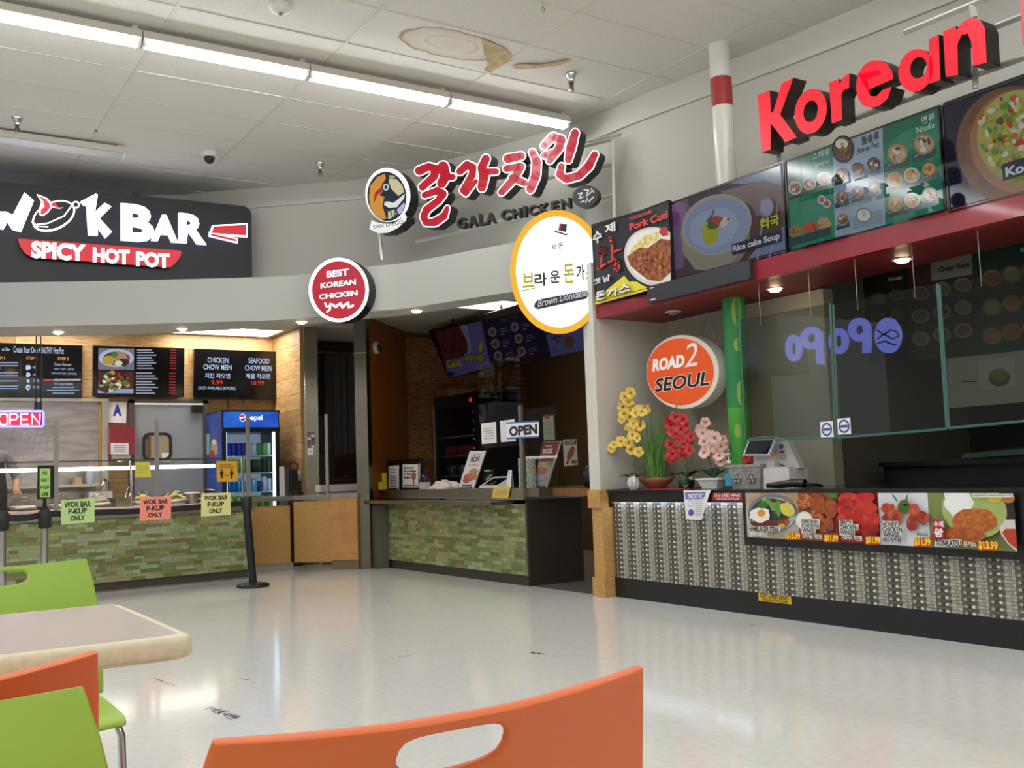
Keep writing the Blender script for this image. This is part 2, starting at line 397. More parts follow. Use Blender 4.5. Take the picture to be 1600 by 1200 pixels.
# right stall: partition, back wall, soffit
PART = M('d3d0c6', .7)
struct(MB().box((5.0,6.46,.84),(7.7,6.60,2.70), PART).build('wall_partition', at=(6,6.45,.84)))
struct(MB().box((5.72,4.72,0),(5.82,6.46,2.23), M('a39f90', .7)).box((5.75,4.82,0),(7.5,4.86,2.6), M('6d675c', .7)).build('wall_stall_back', at=(5.75,5.5,0)))
struct(MB().box((7.5,-1,0),(7.6,4.87,2.63), M('3a3733', .8)).build('wall_stall_far', at=(7.5,2,0)))
RED = M('8e1a22', .3, coat=.3)
so = MB().box((5.03,-1,2.235),(5.10,6.455,2.364), RED).box((5.10,-1,2.235),(5.68,4.72,2.26), M('7a1d22', .5)).box((5.10,4.72,2.235),(5.74,6.455,2.26), M('7a1d22', .5)).box((5.66,-1,2.262),(5.68,4.7,2.61), M('4a443e', .7)).box((5.68,-1,2.60),(7.5,4.7,2.615), M('3a3733', .8))
so.box((5.09,-1,2.262),(5.12,6.455,2.64), M('8d8a80', .7)).box((5.12,-1,2.62),(6.3,6.455,2.64), M('8d8a80', .7))
struct(so.build('wall_stall_soffit', at=(5.5,3,2.235)))
# far walls of the hall behind the viewer
struct(MB().box((-10,-8.1,0),(9,-8,4.3), M('c9c6bc', .8)).box((-10.1,-8,0),(-10,15,4.3), M('c9c6bc', .8)).build('wall_hall', at=(0,-8,0)))
# steel pillars
def pillar(label, x0, x1, y, o, u, dep, z1):
    f = FR(o, u); t = thing('steel_pillar', label, 'pillar', (o[0],o[1],0), group='steel pillars')
    MB().obox(f, 0, x1, 0, z1, -dep, 0, M('8a8575', .3, 1.0, col2='7a7566', ns=2)).build('cladding', t); return t, f
t, f = pillar('brushed steel pillar between kitchen gate and green tiled counter', 0, .145, 0, (4.665,10.47), (.70,-.71), .12, 2.86)
MB().obox(f, -.002, .147, 2.41, 2.425, 0, .004, M('d8cfa8', .2, 1)).build('seam_band', t)
t, f = pillar('narrow steel pillar beside dark curtain doorway', 0, .15, 0, (4.49,11.53), (.84,-.54), .06, 2.86)
MB().obox(f, -.012, 0, .9, 2.86, -.06, .006, CHROME).build('edge_strip', t)
# round column through the stall
ct = thing('round_column', 'white round column with a red painted band above the menu screens, green wrap below', 'column', (5.44,5.32,0))
MB().lathe((5.44,5.32,0), [(.078,2.26),(.078,3.72)], M('dedad2', .25), 24).build('shaft', ct)
MB().lathe((5.44,5.32,0), [(.08,3.71),(.08,3.93)], M('a2302c', .5), 24).build('red_band', ct)
MB().lathe((5.44,5.32,0), [(.079,3.93),(.079,4.2)], M('d3cfc5', .5), 24).build('upper_shaft', ct)
g = MB().lathe((5.44,5.32,0), [(.085,.84),(.085,1.42)], M('4fae3a', .45, col2='3f9f3a', ns=3), 24).lathe((5.44,5.32,0), [(.0855,1.42),(.0855,2.235)], M('1f7d47', .45, col2='2f8b4a', ns=4), 24)
g.build('green_wrap', ct)
lf = MB(); LG = M('93b053', .5)
for a0, a1, z0, z1 in ((-2.6,-1.7,2.02,2.23),(-2.55,-1.85,1.83,1.93),(-2.5,-1.75,1.43,1.62),(-2.9,-2.3,1.2,1.3),(-2.2,-1.7,1.02,1.12)):
    pts = [(a0+(a1-a0)*(.5+.5*math.cos(k*.628)), z0+(z1-z0)*(.5+.5*math.sin(k*.628))) for k in range(10)]
    lf.add([(5.44+.0862*math.cos(a), 5.32+.0862*math.sin(a), z) for a, z in pts], [tuple(range(10))], LG)
lf.build('leaf_print', ct)
# ================================================================ CEILING FITTINGS
LENS = M('ffffff', .4, emit=TUBE); LENS.node_tree.nodes['Principled BSDF'].inputs['Emission Color'].default_value = (.96, .98, 1, 1)
HOUS = M('cfcabf', .5)
def fixture(label, group, lit=True, x0=0, y=0, z=4.07):
    t = thing('strip_light', label, 'ceiling light', (x0+.61, y, z), group)
    f = FR((x0, y, z), (1,0,0))
    prof = [(-.075,.02),(-.05,.085),(.05,.085),(.075,.02)]
    h = MB()
    h.add([(x, y+a, z+b) for x in (x0+.004, x0+1.216) for a, b in prof], [(0,1,5,4),(1,2,6,5),(2,3,7,6),(3,0,4,7),(0,3,2,1),(4,5,6,7)], HOUS); hs_ = h.build('housing', t)
    sec = [(.055*math.sin(a), .022-.048*math.cos(a)) for a in [math.pi*(k-5)/10.5 for k in range(11)]]
    n = len(sec); l = MB()
    l.add([(x, y+a, z+b) for x in (x0+.03, x0+1.19) for a, b in sec], [(i, n+i, n+i+1, i+1) for i in range(n-1)] + [tuple(range(n)), tuple(range(n, 2*n))[::-1]], LENS if lit else M('d9dbe0', .25), True)
    df_ = l.build('diffuser', t)
    for xx in (x0+.006, x0+1.194): MB().box((xx,y-.05,z-.02),(xx+.02,y+.05,z+.03), M('e3e1da', .4)).build('end_cap', df_)
    MB().box((x0+1.16,y-.012,z+.08),(x0+1.2,y+.012,CZ-.002), HOUS).build('hanger', hs_)
    return t
fx = fixture('lit strip light at the left edge of the picture, first of the row', 'strip lights in one row', True, .36, 7.04)
for k, lb in ((1, 'second lit strip light of the row, above the hot pot sign'), (2, 'third lit strip light of the row, left of the stained tile'), (3, 'last lit strip light of the row, ending above the red brushed Korean letters')):
    dup(fx, (.36+.61+1.222*k, 7.04, 4.07), 0, lb)
# the row goes on to the left, and more rows hang behind the viewer
for yy in (7.04, 3.4, -.4, -4.2):
    for k in range(-7, 4):
        if yy == 7.04 and k >= 0: continue
        dup(fx, (.36+.61+1.222*k, yy, 4.07), 0, 'strip light hanging farther back in the hall', 'strip lights out of view in the hall')
fixture('unlit strip light above the hot pot sign', None, False, .80, 9.68, 4.09)
def sprinkler(x, y, label, big=1.):
    p = atz(x, y, CZ); t = thing('sprinkler', label, 'sprinkler', p, 'ceiling sprinklers')
    MB().lathe(p, [(.045*big,0),(.047*big,-.008),(.035*big,-.03),(.026*big,-.05),(.024*big,-.075)], CHROME, 14).build('escutcheon', t)
    MB().lathe(p, [(.012*big,-.07),(.014*big,-.09),(.02*big,-.1),(.017*big,-.125),(.008*big,-.13)], M('6e675c', .3, .9), 10).build('head', t)
    MB().lathe(p, [(.003,-.128),(.022*big,-.134),(.022*big,-.138),(0,-.139)], CHROME, 12).build('deflector', t)
sprinkler(27, 183, 'chrome sprinkler head left, near the unlit strip light')
sprinkler(500, 254, 'small chrome sprinkler head beside the bird logo'); sprinkler(892, 115, 'chrome sprinkler head right of the water stain', 1.05)
p = atz(438, 8, CZ); t = thing('smoke_detector', 'round white smoke detector at the top of the picture', 'smoke detector', p)
MB().lathe(p, [(.075,0),(.078,-.02),(.06,-.045),(.03,-.055)], M('d6d1c4', .5), 20).build('body', t); MB().lathe(p, [(.012,-.05),(.014,-.07),(0,-.072)], GREYM, 10).build('sensor', t)
p = atz(327, 238, CZ); t = thing('dome_camera', 'white dome security camera with dark bubble on the ceiling', 'security camera', p)
MB().lathe(p, [(.075,0),(.08,-.03),(.066,-.05)], M('d9d6cf', .5), 20).build('housing', t); MB().ball(p+V((0,0,-.055)), (.052,.052,.06), M('1b1b20', .1), 14).build('bubble', t)
p = atz(848, 2, CZ); q = [p+V((.012*math.sin(a)+.004*k*.1, 0, -.02-.03*k*.1)) for k, a in enumerate([0,.3,1.2,2.2,3.2,4.2,5.2])]
tag(MB().tube([p, p+V((0,0,-.03)), p+V((.014,0,-.06)), p+V((0,0,-.085)), p+V((-.014,0,-.062)), p+V((0,0,-.035))], .0025, STEELB, 5).build('wire_hook'), 'small bent wire loop hanging from the ceiling tile', 'hook')
p = atz(150, 203, CZ); tag(MB().lathe(p, [(.012,0),(.014,-.012),(.004,-.02)], GREYM, 8).build('ceiling_clip'), 'tiny grey clip in the ceiling grid above the hot pot sign', 'clip')
# recessed downlights in the soffits (trim ring and lit lens)
DL = M('ffe2b0', .4, emit=30)
def downlight(x, y, z, label, lit=True, r=.045):
    p = atz(x, y, z); t = thing('downlight', label, 'downlight', p, 'recessed downlights')
    MB().lathe(p, [(r*1.45,-.001),(r*1.4,-.006),(r,-.004)], M('e9e4d8', .4), 16).build('trim_ring', t)
    MB().lathe(p, [(r,-.004),(r*.75,-.02),(0,-.028)], DL if lit else M('8a8478', .5), 16).build('lens', t)
    if lit:
        l = bpy.data.lights.new('downlight_lamp', 'SPOT'); l.energy = 6; l.spot_size = 1.9; l.spot_blend = .6; l.shadow_soft_size = .03; l.color = (1, .86, .66)
        o = bpy.data.objects.new('lamp', l); COL.objects.link(o); o.parent = t; o.location = (0, 0, -.02)
for x, y, lb in ((91,518.5,'leftmost small round downlight under the pale fascia'), (285,513,'small downlight under the fascia above the second menu screen'), (471,502,'small downlight under the fascia left of the red round sign'), (651,485,'small downlight under the fascia right of the red round sign')): downlight(x, y, 2.53, lb)
downlight(1211, 451, 2.235, 'left lit downlight in the red soffit'); downlight(1410, 405, 2.235, 'right lit downlight in the red soffit above the hanging glass'); downlight(1052, 487, 2.235, 'unlit downlight in the red soffit above the orange oval sign', False)
# lit ceiling panels in the kitchens
def panel(x0, y0, x1, y1, label, e, hw=.28, hl=.6):
    a = atz((x0+x1)/2, (y0+y1)/2, 2.86); t = thing('light_panel', label, 'ceiling light', a, 'kitchen ceiling panels')
    MB().box((a.x-hl,a.y-hw,2.852),(a.x+hl,a.y+hw,2.859), M('fff4e6', .5, emit=e)).build('diffuser', t)
    m = MB()
    for q in ((-hl-.02,-hw-.02,hl+.02,-hw),(-hl-.02,hw,hl+.02,hw+.02),(-hl-.02,-hw,-hl,hw),(hl,-hw,hl+.02,hw)): m.box((a.x+q[0],a.y+q[1],2.848),(a.x+q[2],a.y+q[3],2.859), WHITE)
    m.build('frame', t)
panel(335, 517, 375, 517, 'lit ceiling panel in the left kitchen above the menu screens', 17.)
panel(755, 484, 800, 468, 'lit ceiling panel in the middle kitchen above the tilted menu screens', 4.)
a = thing('light_panel', 'added ceiling panel brightening the left kitchen, unseen behind the fascia', 'ceiling light', (1.6,11.9,2.86), 'kitchen ceiling panels')  # extra unseen lamp, added to brighten the left kitchen
MB().box((1.0,11.62,2.852),(2.2,12.18,2.859), M('fff4e6', .5, emit=17.)).build('diffuser', a)
MB().box((.98,11.6,2.8591),(2.22,12.2,2.8599), WHITE).build('frame', a)

# ================================================================ LIT SIGNS
SIDE = M('17171a', .35)
def letters(fr, polys, d0, d1, face, side, mb=None):
    mb = mb or MB()
    for p in polys: mb.prism(fr, p, d0, d1, face, side)
    return mb
def pxp(fr, z, pts, d=0): return [fr.px(*z(*p), d) for p in pts]
# --- hot pot sign
WS = FR((3.5,10.28), (.9986,-.052)); z4 = zm(0,250,4)
ts = thing('illuminated_sign', 'wide black sign board with glowing white WOK BAR and red SPICY HOT POT lettering', 'sign', WS.pt(-1.3,2.98))
a = [WS.px(*q) for q in ((-60,277),(392,323))]
ur = WS.px(394,430)[0]; vt = a[1][1]; cr_ = [(ur-.09+.09*math.sin(k*.26), vt-.09+.09*math.cos(k*.26)) for k in range(7)]
MB().prism(WS, [(-3.3,2.96),(ur,2.96)] + cr_[::-1] + [(-3.3,vt)], -.16, 0, M('15151b', .5)).build('board', ts)
LW = M('ffffff', .4, emit=2.6); LWB = M('c9c9ff', .4, emit=1.6)
def glow(fr, z, polys, name, par, face=LW, d0=.01, d1=.05, side=None):
    mb = MB()
    for p in polys: mb.prism(fr, pxp(fr, z, p), d0, d1, face, side or LWB)
    return mb.build(name, par)
W_ = [[(-80,170),(-15,175),(5,300),(45,335),(0,180),(0,178)]]
glow(WS, z4, [[(-110,160),(-40,172),(-18,330),(35,330),(78,350),(150,210),(210,262),(130,455),(75,440),(45,395),(20,440),(-55,425)]], 'letter', ts)
glow(WS, z4, [[(498,268),(595,218),(607,225),(590,330),(650,275),(692,298),(618,372),(695,455),(655,495),(607,430),(607,478),(548,475),(535,290),(520,290)]], 'letter', ts)
def tprism(fr, z, s, x0, y0, x1, y1, d0, d1, face, side, bold=0., shear=0.):
    """raised letter from the font: face, back and sides from boundary edges"""
    mb = MB(); a = fr.px(*z(x0,y0), d1); b = fr.px(*z(x1,y1), d1); vs, fs = text2d(s, bold, shear)
    P = [(a[0]+(b[0]-a[0])*p, a[1]+(b[1]-a[1])*q) for p, q in vs]
    mb.add([fr.pt(u, v, d1) for u, v in P], fs, face); mb.add([fr.pt(u, v, d0) for u, v in P], [f[::-1] for f in fs], side)
    ec = {}
    for f in fs:
        for i in range(len(f)):
            e = (f[i], f[(i+1) % len(f)]); k = tuple(sorted((tuple(round(c,5) for c in P[e[0]]), tuple(round(c,5) for c in P[e[1]]))))
            ec.setdefault(k, []).append(e)
    for k, l in ec.items():
        if len(l) == 1:
            i, j = l[0]; mb.add([fr.pt(*P[i],d0), fr.pt(*P[j],d0), fr.pt(*P[j],d1), fr.pt(*P[i],d1)], [(0,1,2,3)], side)
    return mb
for s, x0, y0, x1, y1 in (('B',755,500,965,288),('A',945,502,1112,350),('R',1118,515,1290,345)): tprism(WS, z4, s, x0, y0, x1, y1, .01, .05, LW, LWB, .045).build('letter', ts)
# wok emblem: white line drawing with red flames
wk = PR(WS, .012, z4, 2.2)
wk.poly(ell(335,350,142,88,30,0,-.42), 'ffffff').poly(ell(335,348,131,77,30,0,-.42), M('1d1d22', .5))
wk.stroke([(222,405),(300,395),(400,350),(455,275)], 8, 'ffffff').stroke([(200,385),(235,415),(300,418)], 7, 'ffffff')
wk.ell(474,280,24,24,'ffffff').ell(474,280,15,15,M('1d1d22', .5))
wk.poly([(228,212),(290,235),(318,262),(325,290),(398,298),(372,305),(325,296),(300,330),(270,350),(248,345),(240,318),(258,262)], 'ffffff')
wk.poly([(240,222),(285,243),(308,268),(316,296),(296,322),(266,343),(252,335),(256,312),(278,290),(270,258)], 'e02038').poly([(320,282),(345,268),(362,292),(396,300),(368,303),(340,292)], 'e02038')
wk.build('wok_emblem', ts)
ck = MB(); z = z4
for p, c in (([(1302,470),(1322,412),(1540,402),(1540,488)], LW), ([(1302,452),(1480,495),(1480,525),(1300,482)], LW)): ck.prism(WS, pxp(WS, z, p), .01, .04, c, LWB)
RDL = M('e0142c', .4, emit=.85)
for p in ([(1316,462),(1330,420),(1532,411),(1532,478)], [(1312,464),(1474,501),(1474,516),(1312,479)]): ck.prism(WS, pxp(WS, z, p), .041, .043, RDL)
ck.build('chopsticks', ts)
band = [(108,500),(1125,576),(1120,610),(1090,650),(1055,680),(195,618),(150,590),(120,545)]
MB().prism(WS, pxp(WS, z4, band), .005, .07, RDL, SIDE).build('red_bowl_band', ts)
b = PR(WS, .072, z4, 2.0); b.txt('SPICY', 195, 612, 535, 530, 'ffffff', .05); b.txt('HOT', 580, 640, 810, 562, 'ffffff', .05); b.txt('POT', 850, 664, 1060, 585, 'ffffff', .05); b.build('lettering', ts)
MB().tube([WS.pt(-1.22,vt,-.05), WS.pt(-1.22,vt+.03,-.05)], .03, BLACK, 10).build('eye_bolt', ts)
# --- round red chicken sign
F2 = FR((3.56,8.63), (.587,-.81))
z6 = zm(400,380,6.667)
t = thing('round_sign', 'round lit red sign with white rim reading BEST KOREAN CHICKEN', 'sign', F2.pt(.15,2.44))
E1 = pxp(F2, z6, ell(862,487,314,336,40)); E2 = pxp(F2, z6, ell(862,487,278,300,40))
MB().prism(F2, E1, -.13, 0, M('ffffff', .4, emit=1.5), SIDE).build('case', t)
b = PR(F2, .001, z6, 1.0); b.poly(ell(862,487,278,300,40), M('c81832', .4, emit=.8))
DN = '3a1f4a'
for s, x0, y0, x1, y1 in (('BEST',735,362,965,262),('KOREAN',672,474,1040,372),('CHICKEN',658,588,1058,488)):
    b.txt(s, x0+7, y0+5, x1+7, y1+5, DN, .05); b.txt(s, x0, y0, x1, y1, 'ffffff', .045)
b.stroke([(720,625),(735,660),(770,655),(775,630),(770,690),(740,715)], 22, 'ffffff').stroke([(800,640),(830,665),(860,640),(880,625),(900,670),(930,640),(960,620),(965,670),(1010,650)], 26, 'ffffff')
b.build('printed_face', t)
# --- bird and Korean lettering on a steel frame
GS = FR((4.81,7.43), (.49,-.87)); zg = zm(560,180,4)
t = thing('illuminated_sign', 'lit sign with bird emblem and four red brushed Korean letters above GALA CHICKEN', 'sign', GS.pt(-.2,2.95))
EM = pxp(GS, zg, ell(184,498,141,170,36,0,-.1)); MB().prism(GS, EM, -.14, 0, M('ffffff', .4, emit=1.1), SIDE).build('emblem_case', t)
BN = [(85,655),(110,668),(160,680),(215,678),(265,650),(288,608),(305,635),(300,660),(250,705),(190,735),(130,740),(70,712)]
MB().prism(GS, pxp(GS, zg, BN), -.14, .006, M('f4f2ee', .4, emit=.9), SIDE).build('banner', t)
e = PR(GS, .008, zg, .75); NV = '1d2438'
e.poly(ell(178,508,122,155,32,0,-.1), NV).poly([(66,520),(75,440),(120,385),(165,365),(172,395),(150,430),(160,470),(130,500),(165,510),(150,560),(160,600),(175,645),(140,650),(100,620),(75,575)], 'dd9a35')
e.poly([(190,395),(240,400),(275,440),(285,480),(250,505),(215,470),(190,440)], 'd8cfa0').poly([(185,378),(215,375),(232,388),(205,395)], 'b8c850')
e.poly([(165,540),(230,540),(290,490),(285,520),(240,575),(190,580),(160,560)], 'f3f1ee').poly([(240,590),(285,545),(292,560),(270,610),(250,620)], 'cdbfe0').poly([(185,600),(225,590),(240,615),(215,640),(185,650)], 'c4d59a')
e.ell(172,450,28,32,NV).ell(172,450,19,22,'bfe0d8').ell(172,450,9,11,NV).stroke([(140,468),(112,490),(98,540)], [26,20,6], 'b5283a').stroke([(158,520),(215,545),(285,485)], 7, NV).stroke([(175,585),(200,600),(215,640)], 6, NV).stroke([(230,590),(225,640)], 6, NV)
e.txt('SAN DIEGO', 92, 712, 282, 655, '222222', .0)
e.build('bird_emblem', t)
KO = [[([(382,348),(440,322),(486,338),(472,385),(400,450)],[50,42,50,46,40]), ([(530,322),(545,380),(520,428)],[62,58,52]), ([(545,388),(590,386)],[36,34]), ([(415,500),(495,472),(528,492),(500,535),(428,590),(408,635),(425,672),(480,668),(535,632),(556,580)],[34,40,46,40,42,38,38,46,40,22])],
      [([(635,352),(680,312),(716,325),(712,375),(655,470),(672,492),(735,412)],[40,46,40,40,36,26,22]), ([(798,272),(772,330),(786,380),(772,452)],[44,48,56,48]), ([(800,355),(862,352)],[38,32])],
      [([(935,272),(1018,255)],[50,42]), ([(925,335),(1015,322),(975,395),(895,482)],[36,44,44,36]), ([(965,392),(1040,425)],[44,36]), ([(1088,232),(1115,290),(1108,380),(1075,462)],[36,48,52,46])],
      [([(1160,192),(1215,135),(1270,152),(1255,205),(1195,285)],[36,44,46,46,36]), ([(1162,252),(1240,225)],[34,34]), ([(1355,110),(1330,200),(1312,280)],[42,54,38]), ([(1270,320),(1258,372),(1300,400),(1380,378),(1440,318),(1478,245)],[36,40,46,46,50,36])]]
REDG = M('cc1830', .35, emit=.75); WHG = M('ffffff', .4, emit=1.2)
for gl in KO:
    mb = MB()
    for pts, ws in gl:
        for p in stroke(pts, [q+22 for q in ws]): mb.prism(GS, pxp(GS, zg, p), -.13, 0, WHG, SIDE)
    lt = mb.build('brush_letter', t)
    mb = MB()
    for pts, ws in gl:
        for p in stroke(pts, [q+5 for q in ws]): mb.prism(GS, pxp(GS, zg, p), .001, .004, REDG)
    mb.build('red_face', lt)
gk = M('0b0b0b', .6)
for s, x0, x1, ya, yb in (('G',616,668,716,636),('A',684,738,704,622),('L',752,790,692,612),('A',796,852,684,602),('C',890,944,662,585),('H',962,1012,648,578),('I',1030,1046,638,566),('C',1060,1116,632,557),('K',1132,1186,618,545),('E',1205,1246,605,532),('N',1266,1322,590,515)):
    tprism(GS, zg, s, x0, ya-3, x1, yb, -.02, .03, gk, gk, .03).build('letter', t)
MB().prism(GS, pxp(GS, zg, ell(1424,510,82,68,26,0,-.35)), -.05, .02, M('20211f', .4), SIDE).build('seal', t)
s_ = PR(GS, .021, zg); WQ = 'd8d8d2'
for q in ([(1375,490),(1400,485),(1385,505)], [(1380,520),(1405,510)], [(1390,545),(1410,535)], [(1410,465),(1440,470),(1425,490)], [(1425,505),(1455,480)], [(1440,540),(1470,510)], [(1420,545),(1432,520)], [(1455,460),(1470,480)]): s_.stroke(q, 8, WQ)
s_.build('seal_characters', t)
fr = MB(); RL = M('c9c7bf', .35, .4)
def bar(mb, a, b, w=.018, fr_=GS, d=-.2, z=zg):
    p = fr_.px(*z(*a), d); q = fr_.px(*z(*b), d); mb.tube([fr_.pt(*p,d), fr_.pt(*q,d)], w, RL, 4, False)
for a, b in (((130,735),(150,905)), ((1590,150),(1600,640)), ((360,790),(1590,500)), ((330,570),(1590,310)), ((1440,165),(1640,120)), ((1380,200),(1590,150))): bar(fr, a, b)
fr.build('steel_frame', t)
# --- yellow rimmed round sign
BF = FR((4.80,6.745), (.66,-.75)); zb_ = zm(780,310,5.714)
t = thing('round_sign', 'large white lit round sign with yellow rim and top hat, reading Brown Donkatsu', 'sign', BF.pt(0,2.14))
MB().prism(BF, [BF.px(*q) for q in ell(872,425,75,97,44,0,-.05)], -.028, 0, M('f7b512', .4, emit=.9), SIDE).build('case', t)
b = PR(BF, .001, zb_, 1.6); b.poly([( (x-780)*5.714, (y-310)*5.714) for x, y in ell(872,425,66,87,44,0,-.05)], M('ffffff', .4, emit=1.05))
b.e = .5; PUR = '2c2038'; YE = 'e8dc2a'
b.poly([(540,225),(605,230),(598,300),(528,285)], PUR).poly([(540,225),(558,226),(548,288),(528,285)], 'c0285a').stroke([(500,296),(545,306),(585,322),(606,320)], 13, PUR)
b.txq('브 돈', 470, 462, 570, 440, 48, '55505c', .015).txt('브', 210, 800, 310, 660, YE, .02).txt('라', 318, 790, 425, 660, PUR, .02).txt('운', 455, 760, 540, 640, PUR, .02).txt('돈', 580, 760, 665, 580, YE, .02).txt('가', 690, 730, 760, 590, PUR, .02).txt('스', 775, 720, 840, 600, YE, .02)
b.stroke([(190,828),(320,800)], 8, YE).poly([(318,935),(345,905),(780,822),(800,850),(780,895),(345,990),(312,970)], PUR).txq('Brown Donkatsu', 345, 972, 790, 868, 66, 'f4f0f4', .02, .15)
b.build('printed_face', t)
# --- big red channel letters
KF = PX(5.2); zk = zm(1160,0,3.636)
t = thing('channel_letter_sign', 'big red lit channel letters spelling Korean on steel rails above the menu screens', 'sign', (5.3,4.2,2.97))
RF = M('f5122e', .35, emit=.95); KS = M('2a1715', .4)
def kl(poly, hole=None):
    mb = MB()
    if hole: mb.ring(KF, pxp(KF, zk, poly), pxp(KF, zk, hole), -.13, 0, RF, KS)
    else: mb.prism(KF, pxp(KF, zk, poly), -.13, 0, RF, KS)
    mb.build('letter', t)
kl([(86,540),(155,513),(163,640),(175,635),(222,475),(290,441),(215,650),(310,780),(245,808),(160,700),(160,850),(108,865)])
def rr(cx, cy, rx, ry, a, n=30, s=0., e_=6.2832): return [(cx+rx*math.cos(s+(e_-s)*k/n)*math.cos(a)-ry*math.sin(s+(e_-s)*k/n)*math.sin(a), cy+rx*math.cos(s+(e_-s)*k/n)*math.sin(a)+ry*math.sin(s+(e_-s)*k/n)*math.cos(a)) for k in range(n)]
kl(rr(388,632,90,130,.2), rr(388,632,40,62,.2))
kl([(492,470),(548,448),(552,478),(575,435),(608,416),(606,500),(575,512),(562,540),(566,680),(508,702)])
EO = [(858,448),(712,512),(725,545),(760,548),(795,512),(848,492),(825,560),(780,600),(730,614),(685,600),(655,555),(644,490),(655,420),(690,370),(735,343),(785,343),(825,365),(850,405)]
kl(EO[:11]+[(644,490),(712,452),(720,420),(750,398),(780,400),(790,416),(712,453),(644,491)]+EO[12:])
kl(rr(985,400,98,124,.25), rr(1000,385,46,62,.25)); kl([(1058,222),(1115,195),(1125,455),(1062,475)])
kl([(1140,180),(1212,147),(1215,175),(1250,125),(1300,100),(1350,112),(1378,160),(1388,355),(1310,375),(1300,240),(1280,190),(1245,200),(1222,250),(1225,425),(1155,437)])
kl([(1575,-80),(1640,-110),(1650,60),(1640,230),(1592,250)])
rl = MB()
def rail(a, b, w=.02, d=-.17): 
    p = KF.px(*zk(*a), d); q = KF.px(*zk(*b), d); rl.tube([KF.pt(*p,d), KF.pt(*q,d)], w, RL, 4, False)
for a, b in (((920,185),(1500,-55)), ((1440,150),(1700,50)), ((230,820),(1700,290)), ((205,860),(215,960)), ((1300,20),(1320,100)), ((1320,370),(1325,500))): rail(a, b)
rl.build('rail_frame', t)
# ================================================================ RIGHT STALL: menu screens over the counter
SF = PX(5.03)
def screen(label, q, emit, cat='menu screen', bez=.012, name='menu_screen', dep=.05, grp=None, SF=SF):
    """q: four picture corners tl,tr,br,bl"""
    p = [SF.px(*a) for a in q]; u0 = (p[0][0]+p[3][0])/2; u1 = (p[1][0]+p[2][0])/2; v1 = (p[0][1]+p[1][1])/2; v0 = (p[2][1]+p[3][1])/2
    t = thing(name, label, cat, SF.pt((u0+u1)/2, v0), grp)
    MB().obox(SF, u0, u1, v0, v1, -dep, -.004, BLACK).build('case', t)
    m = MB()
    for a in ((u0,u1,v1-bez,v1),(u0,u1,v0,v0+bez),(u0,u0+bez,v0+bez,v1-bez),(u1-bez,u1,v0+bez,v1-bez)): m.obox(SF, *a, -.004, .002, M('101012', .25))
    m.build('bezel', t)
    return t, (u0+bez, v0+bez, u1-bez, v1-bez)
G1 = 'menu screens above the stall counter'
# pork cutlet panel
q8 = zm(780,310,5.714)
SP = PX(4.996)
t, _ = screen('black printed panel with pork cutlet plate and red Korean brush writing', [(925,352),(1046,317),(1050,441),(930,471)], 0, 'menu board', .002, 'menu_board', .03, G1, SP)
b = PR(SP, -.003, q8, .0, .35); b.poly([(822,232),(1515,35),(1540,750),(858,950)], '232428')
b.poly([(858,950),(852,905),(1115,690),(1200,790),(1360,840),(1358,805),(1362,812)], 'e6dc35').poly([(858,950),(1362,812),(1358,760),(1180,740)], 'e6dc35')
def clip(poly, xmax): 
    out = []
    for i in range(len(poly)):
        a, c = poly[i-1], poly[i]
        if (a[0] <= xmax) != (c[0] <= xmax): k = (xmax-a[0])/(c[0]-a[0]); out.append((xmax, a[1]+k*(c[1]-a[1])))
        if c[0] <= xmax: out.append(c)
    return out
b.poly(clip(ell(1395,540,290,262,36,0,.55), 1530), '1a1a1a').poly(clip(ell(1390,520,282,258,36,0,.55), 1530), 'd8d6cf').poly(clip(ell(1395,515,262,236,36,0,.55), 1530), 'ebe9e2')
b.poly([(1190,440),(1300,330),(1420,300),(1430,360),(1330,420),(1230,500),(1160,500)], M('cdbb4e', .6, col2='e8dfa8', ns=30)).poly([(1440,262),(1500,255),(1510,330),(1460,340),(1425,305)], 'c23a2a')
b.poly([(1140,520),(1250,440),(1330,440),(1440,360),(1528,370),(1530,660),(1440,740),(1330,730),(1230,650),(1170,600)], M('a5602c', .6, col2='7a3517', ns=26, lo=.42, hi=.58))
b.blobs(1340, 560, 150, 120, 26, 17, ['8a3d1c','c17a3c','5a2412','b8662f'], 3)
b.txt('수', 838, 412, 915, 275, 'e9e7e2', .03).txt('제', 945, 320, 1035, 205, 'e9e7e2', .03)
b.stroke([(985,355),(1005,400),(1010,560)], [24,20,16], 'd93a34').stroke([(908+26*math.cos(k*.524),468+36*math.sin(k*.524)) for k in range(13)], 17, 'd93a34').stroke([(915,515),(905,590)], 16, 'd93a34').stroke([(1010,480),(1085,455)], 18, 'd93a34').stroke([(885,620),(960,580),(1020,545)], [26,18,14], 'd93a34').stroke([(1030,540),(1070,580),(1065,640),(1035,650),(1025,610),(1050,560)], 20, 'd93a34')
b.txt('옛', 848, 772, 905, 700, 'e9e7e2', .02).txt('날', 925, 752, 990, 672, 'e9e7e2', .02)
for s, x0, x1, y in (('돈',862,945,915),('까',965,1055,890),('스',1070,1165,848)): b.txt(s, x0+7, y+7, x1+7, y-93, '15150f', .06).txt(s, x0, y, x1, y-100, 'f2f0ea', .035)
b.txh('Homemade', 1165, 200, 1365, 36, 'd4443e', .01).txh('Pork Cutl', 1165, 292, 1510, 66, 'dd463e', .03)
b.build('printed_face', t)
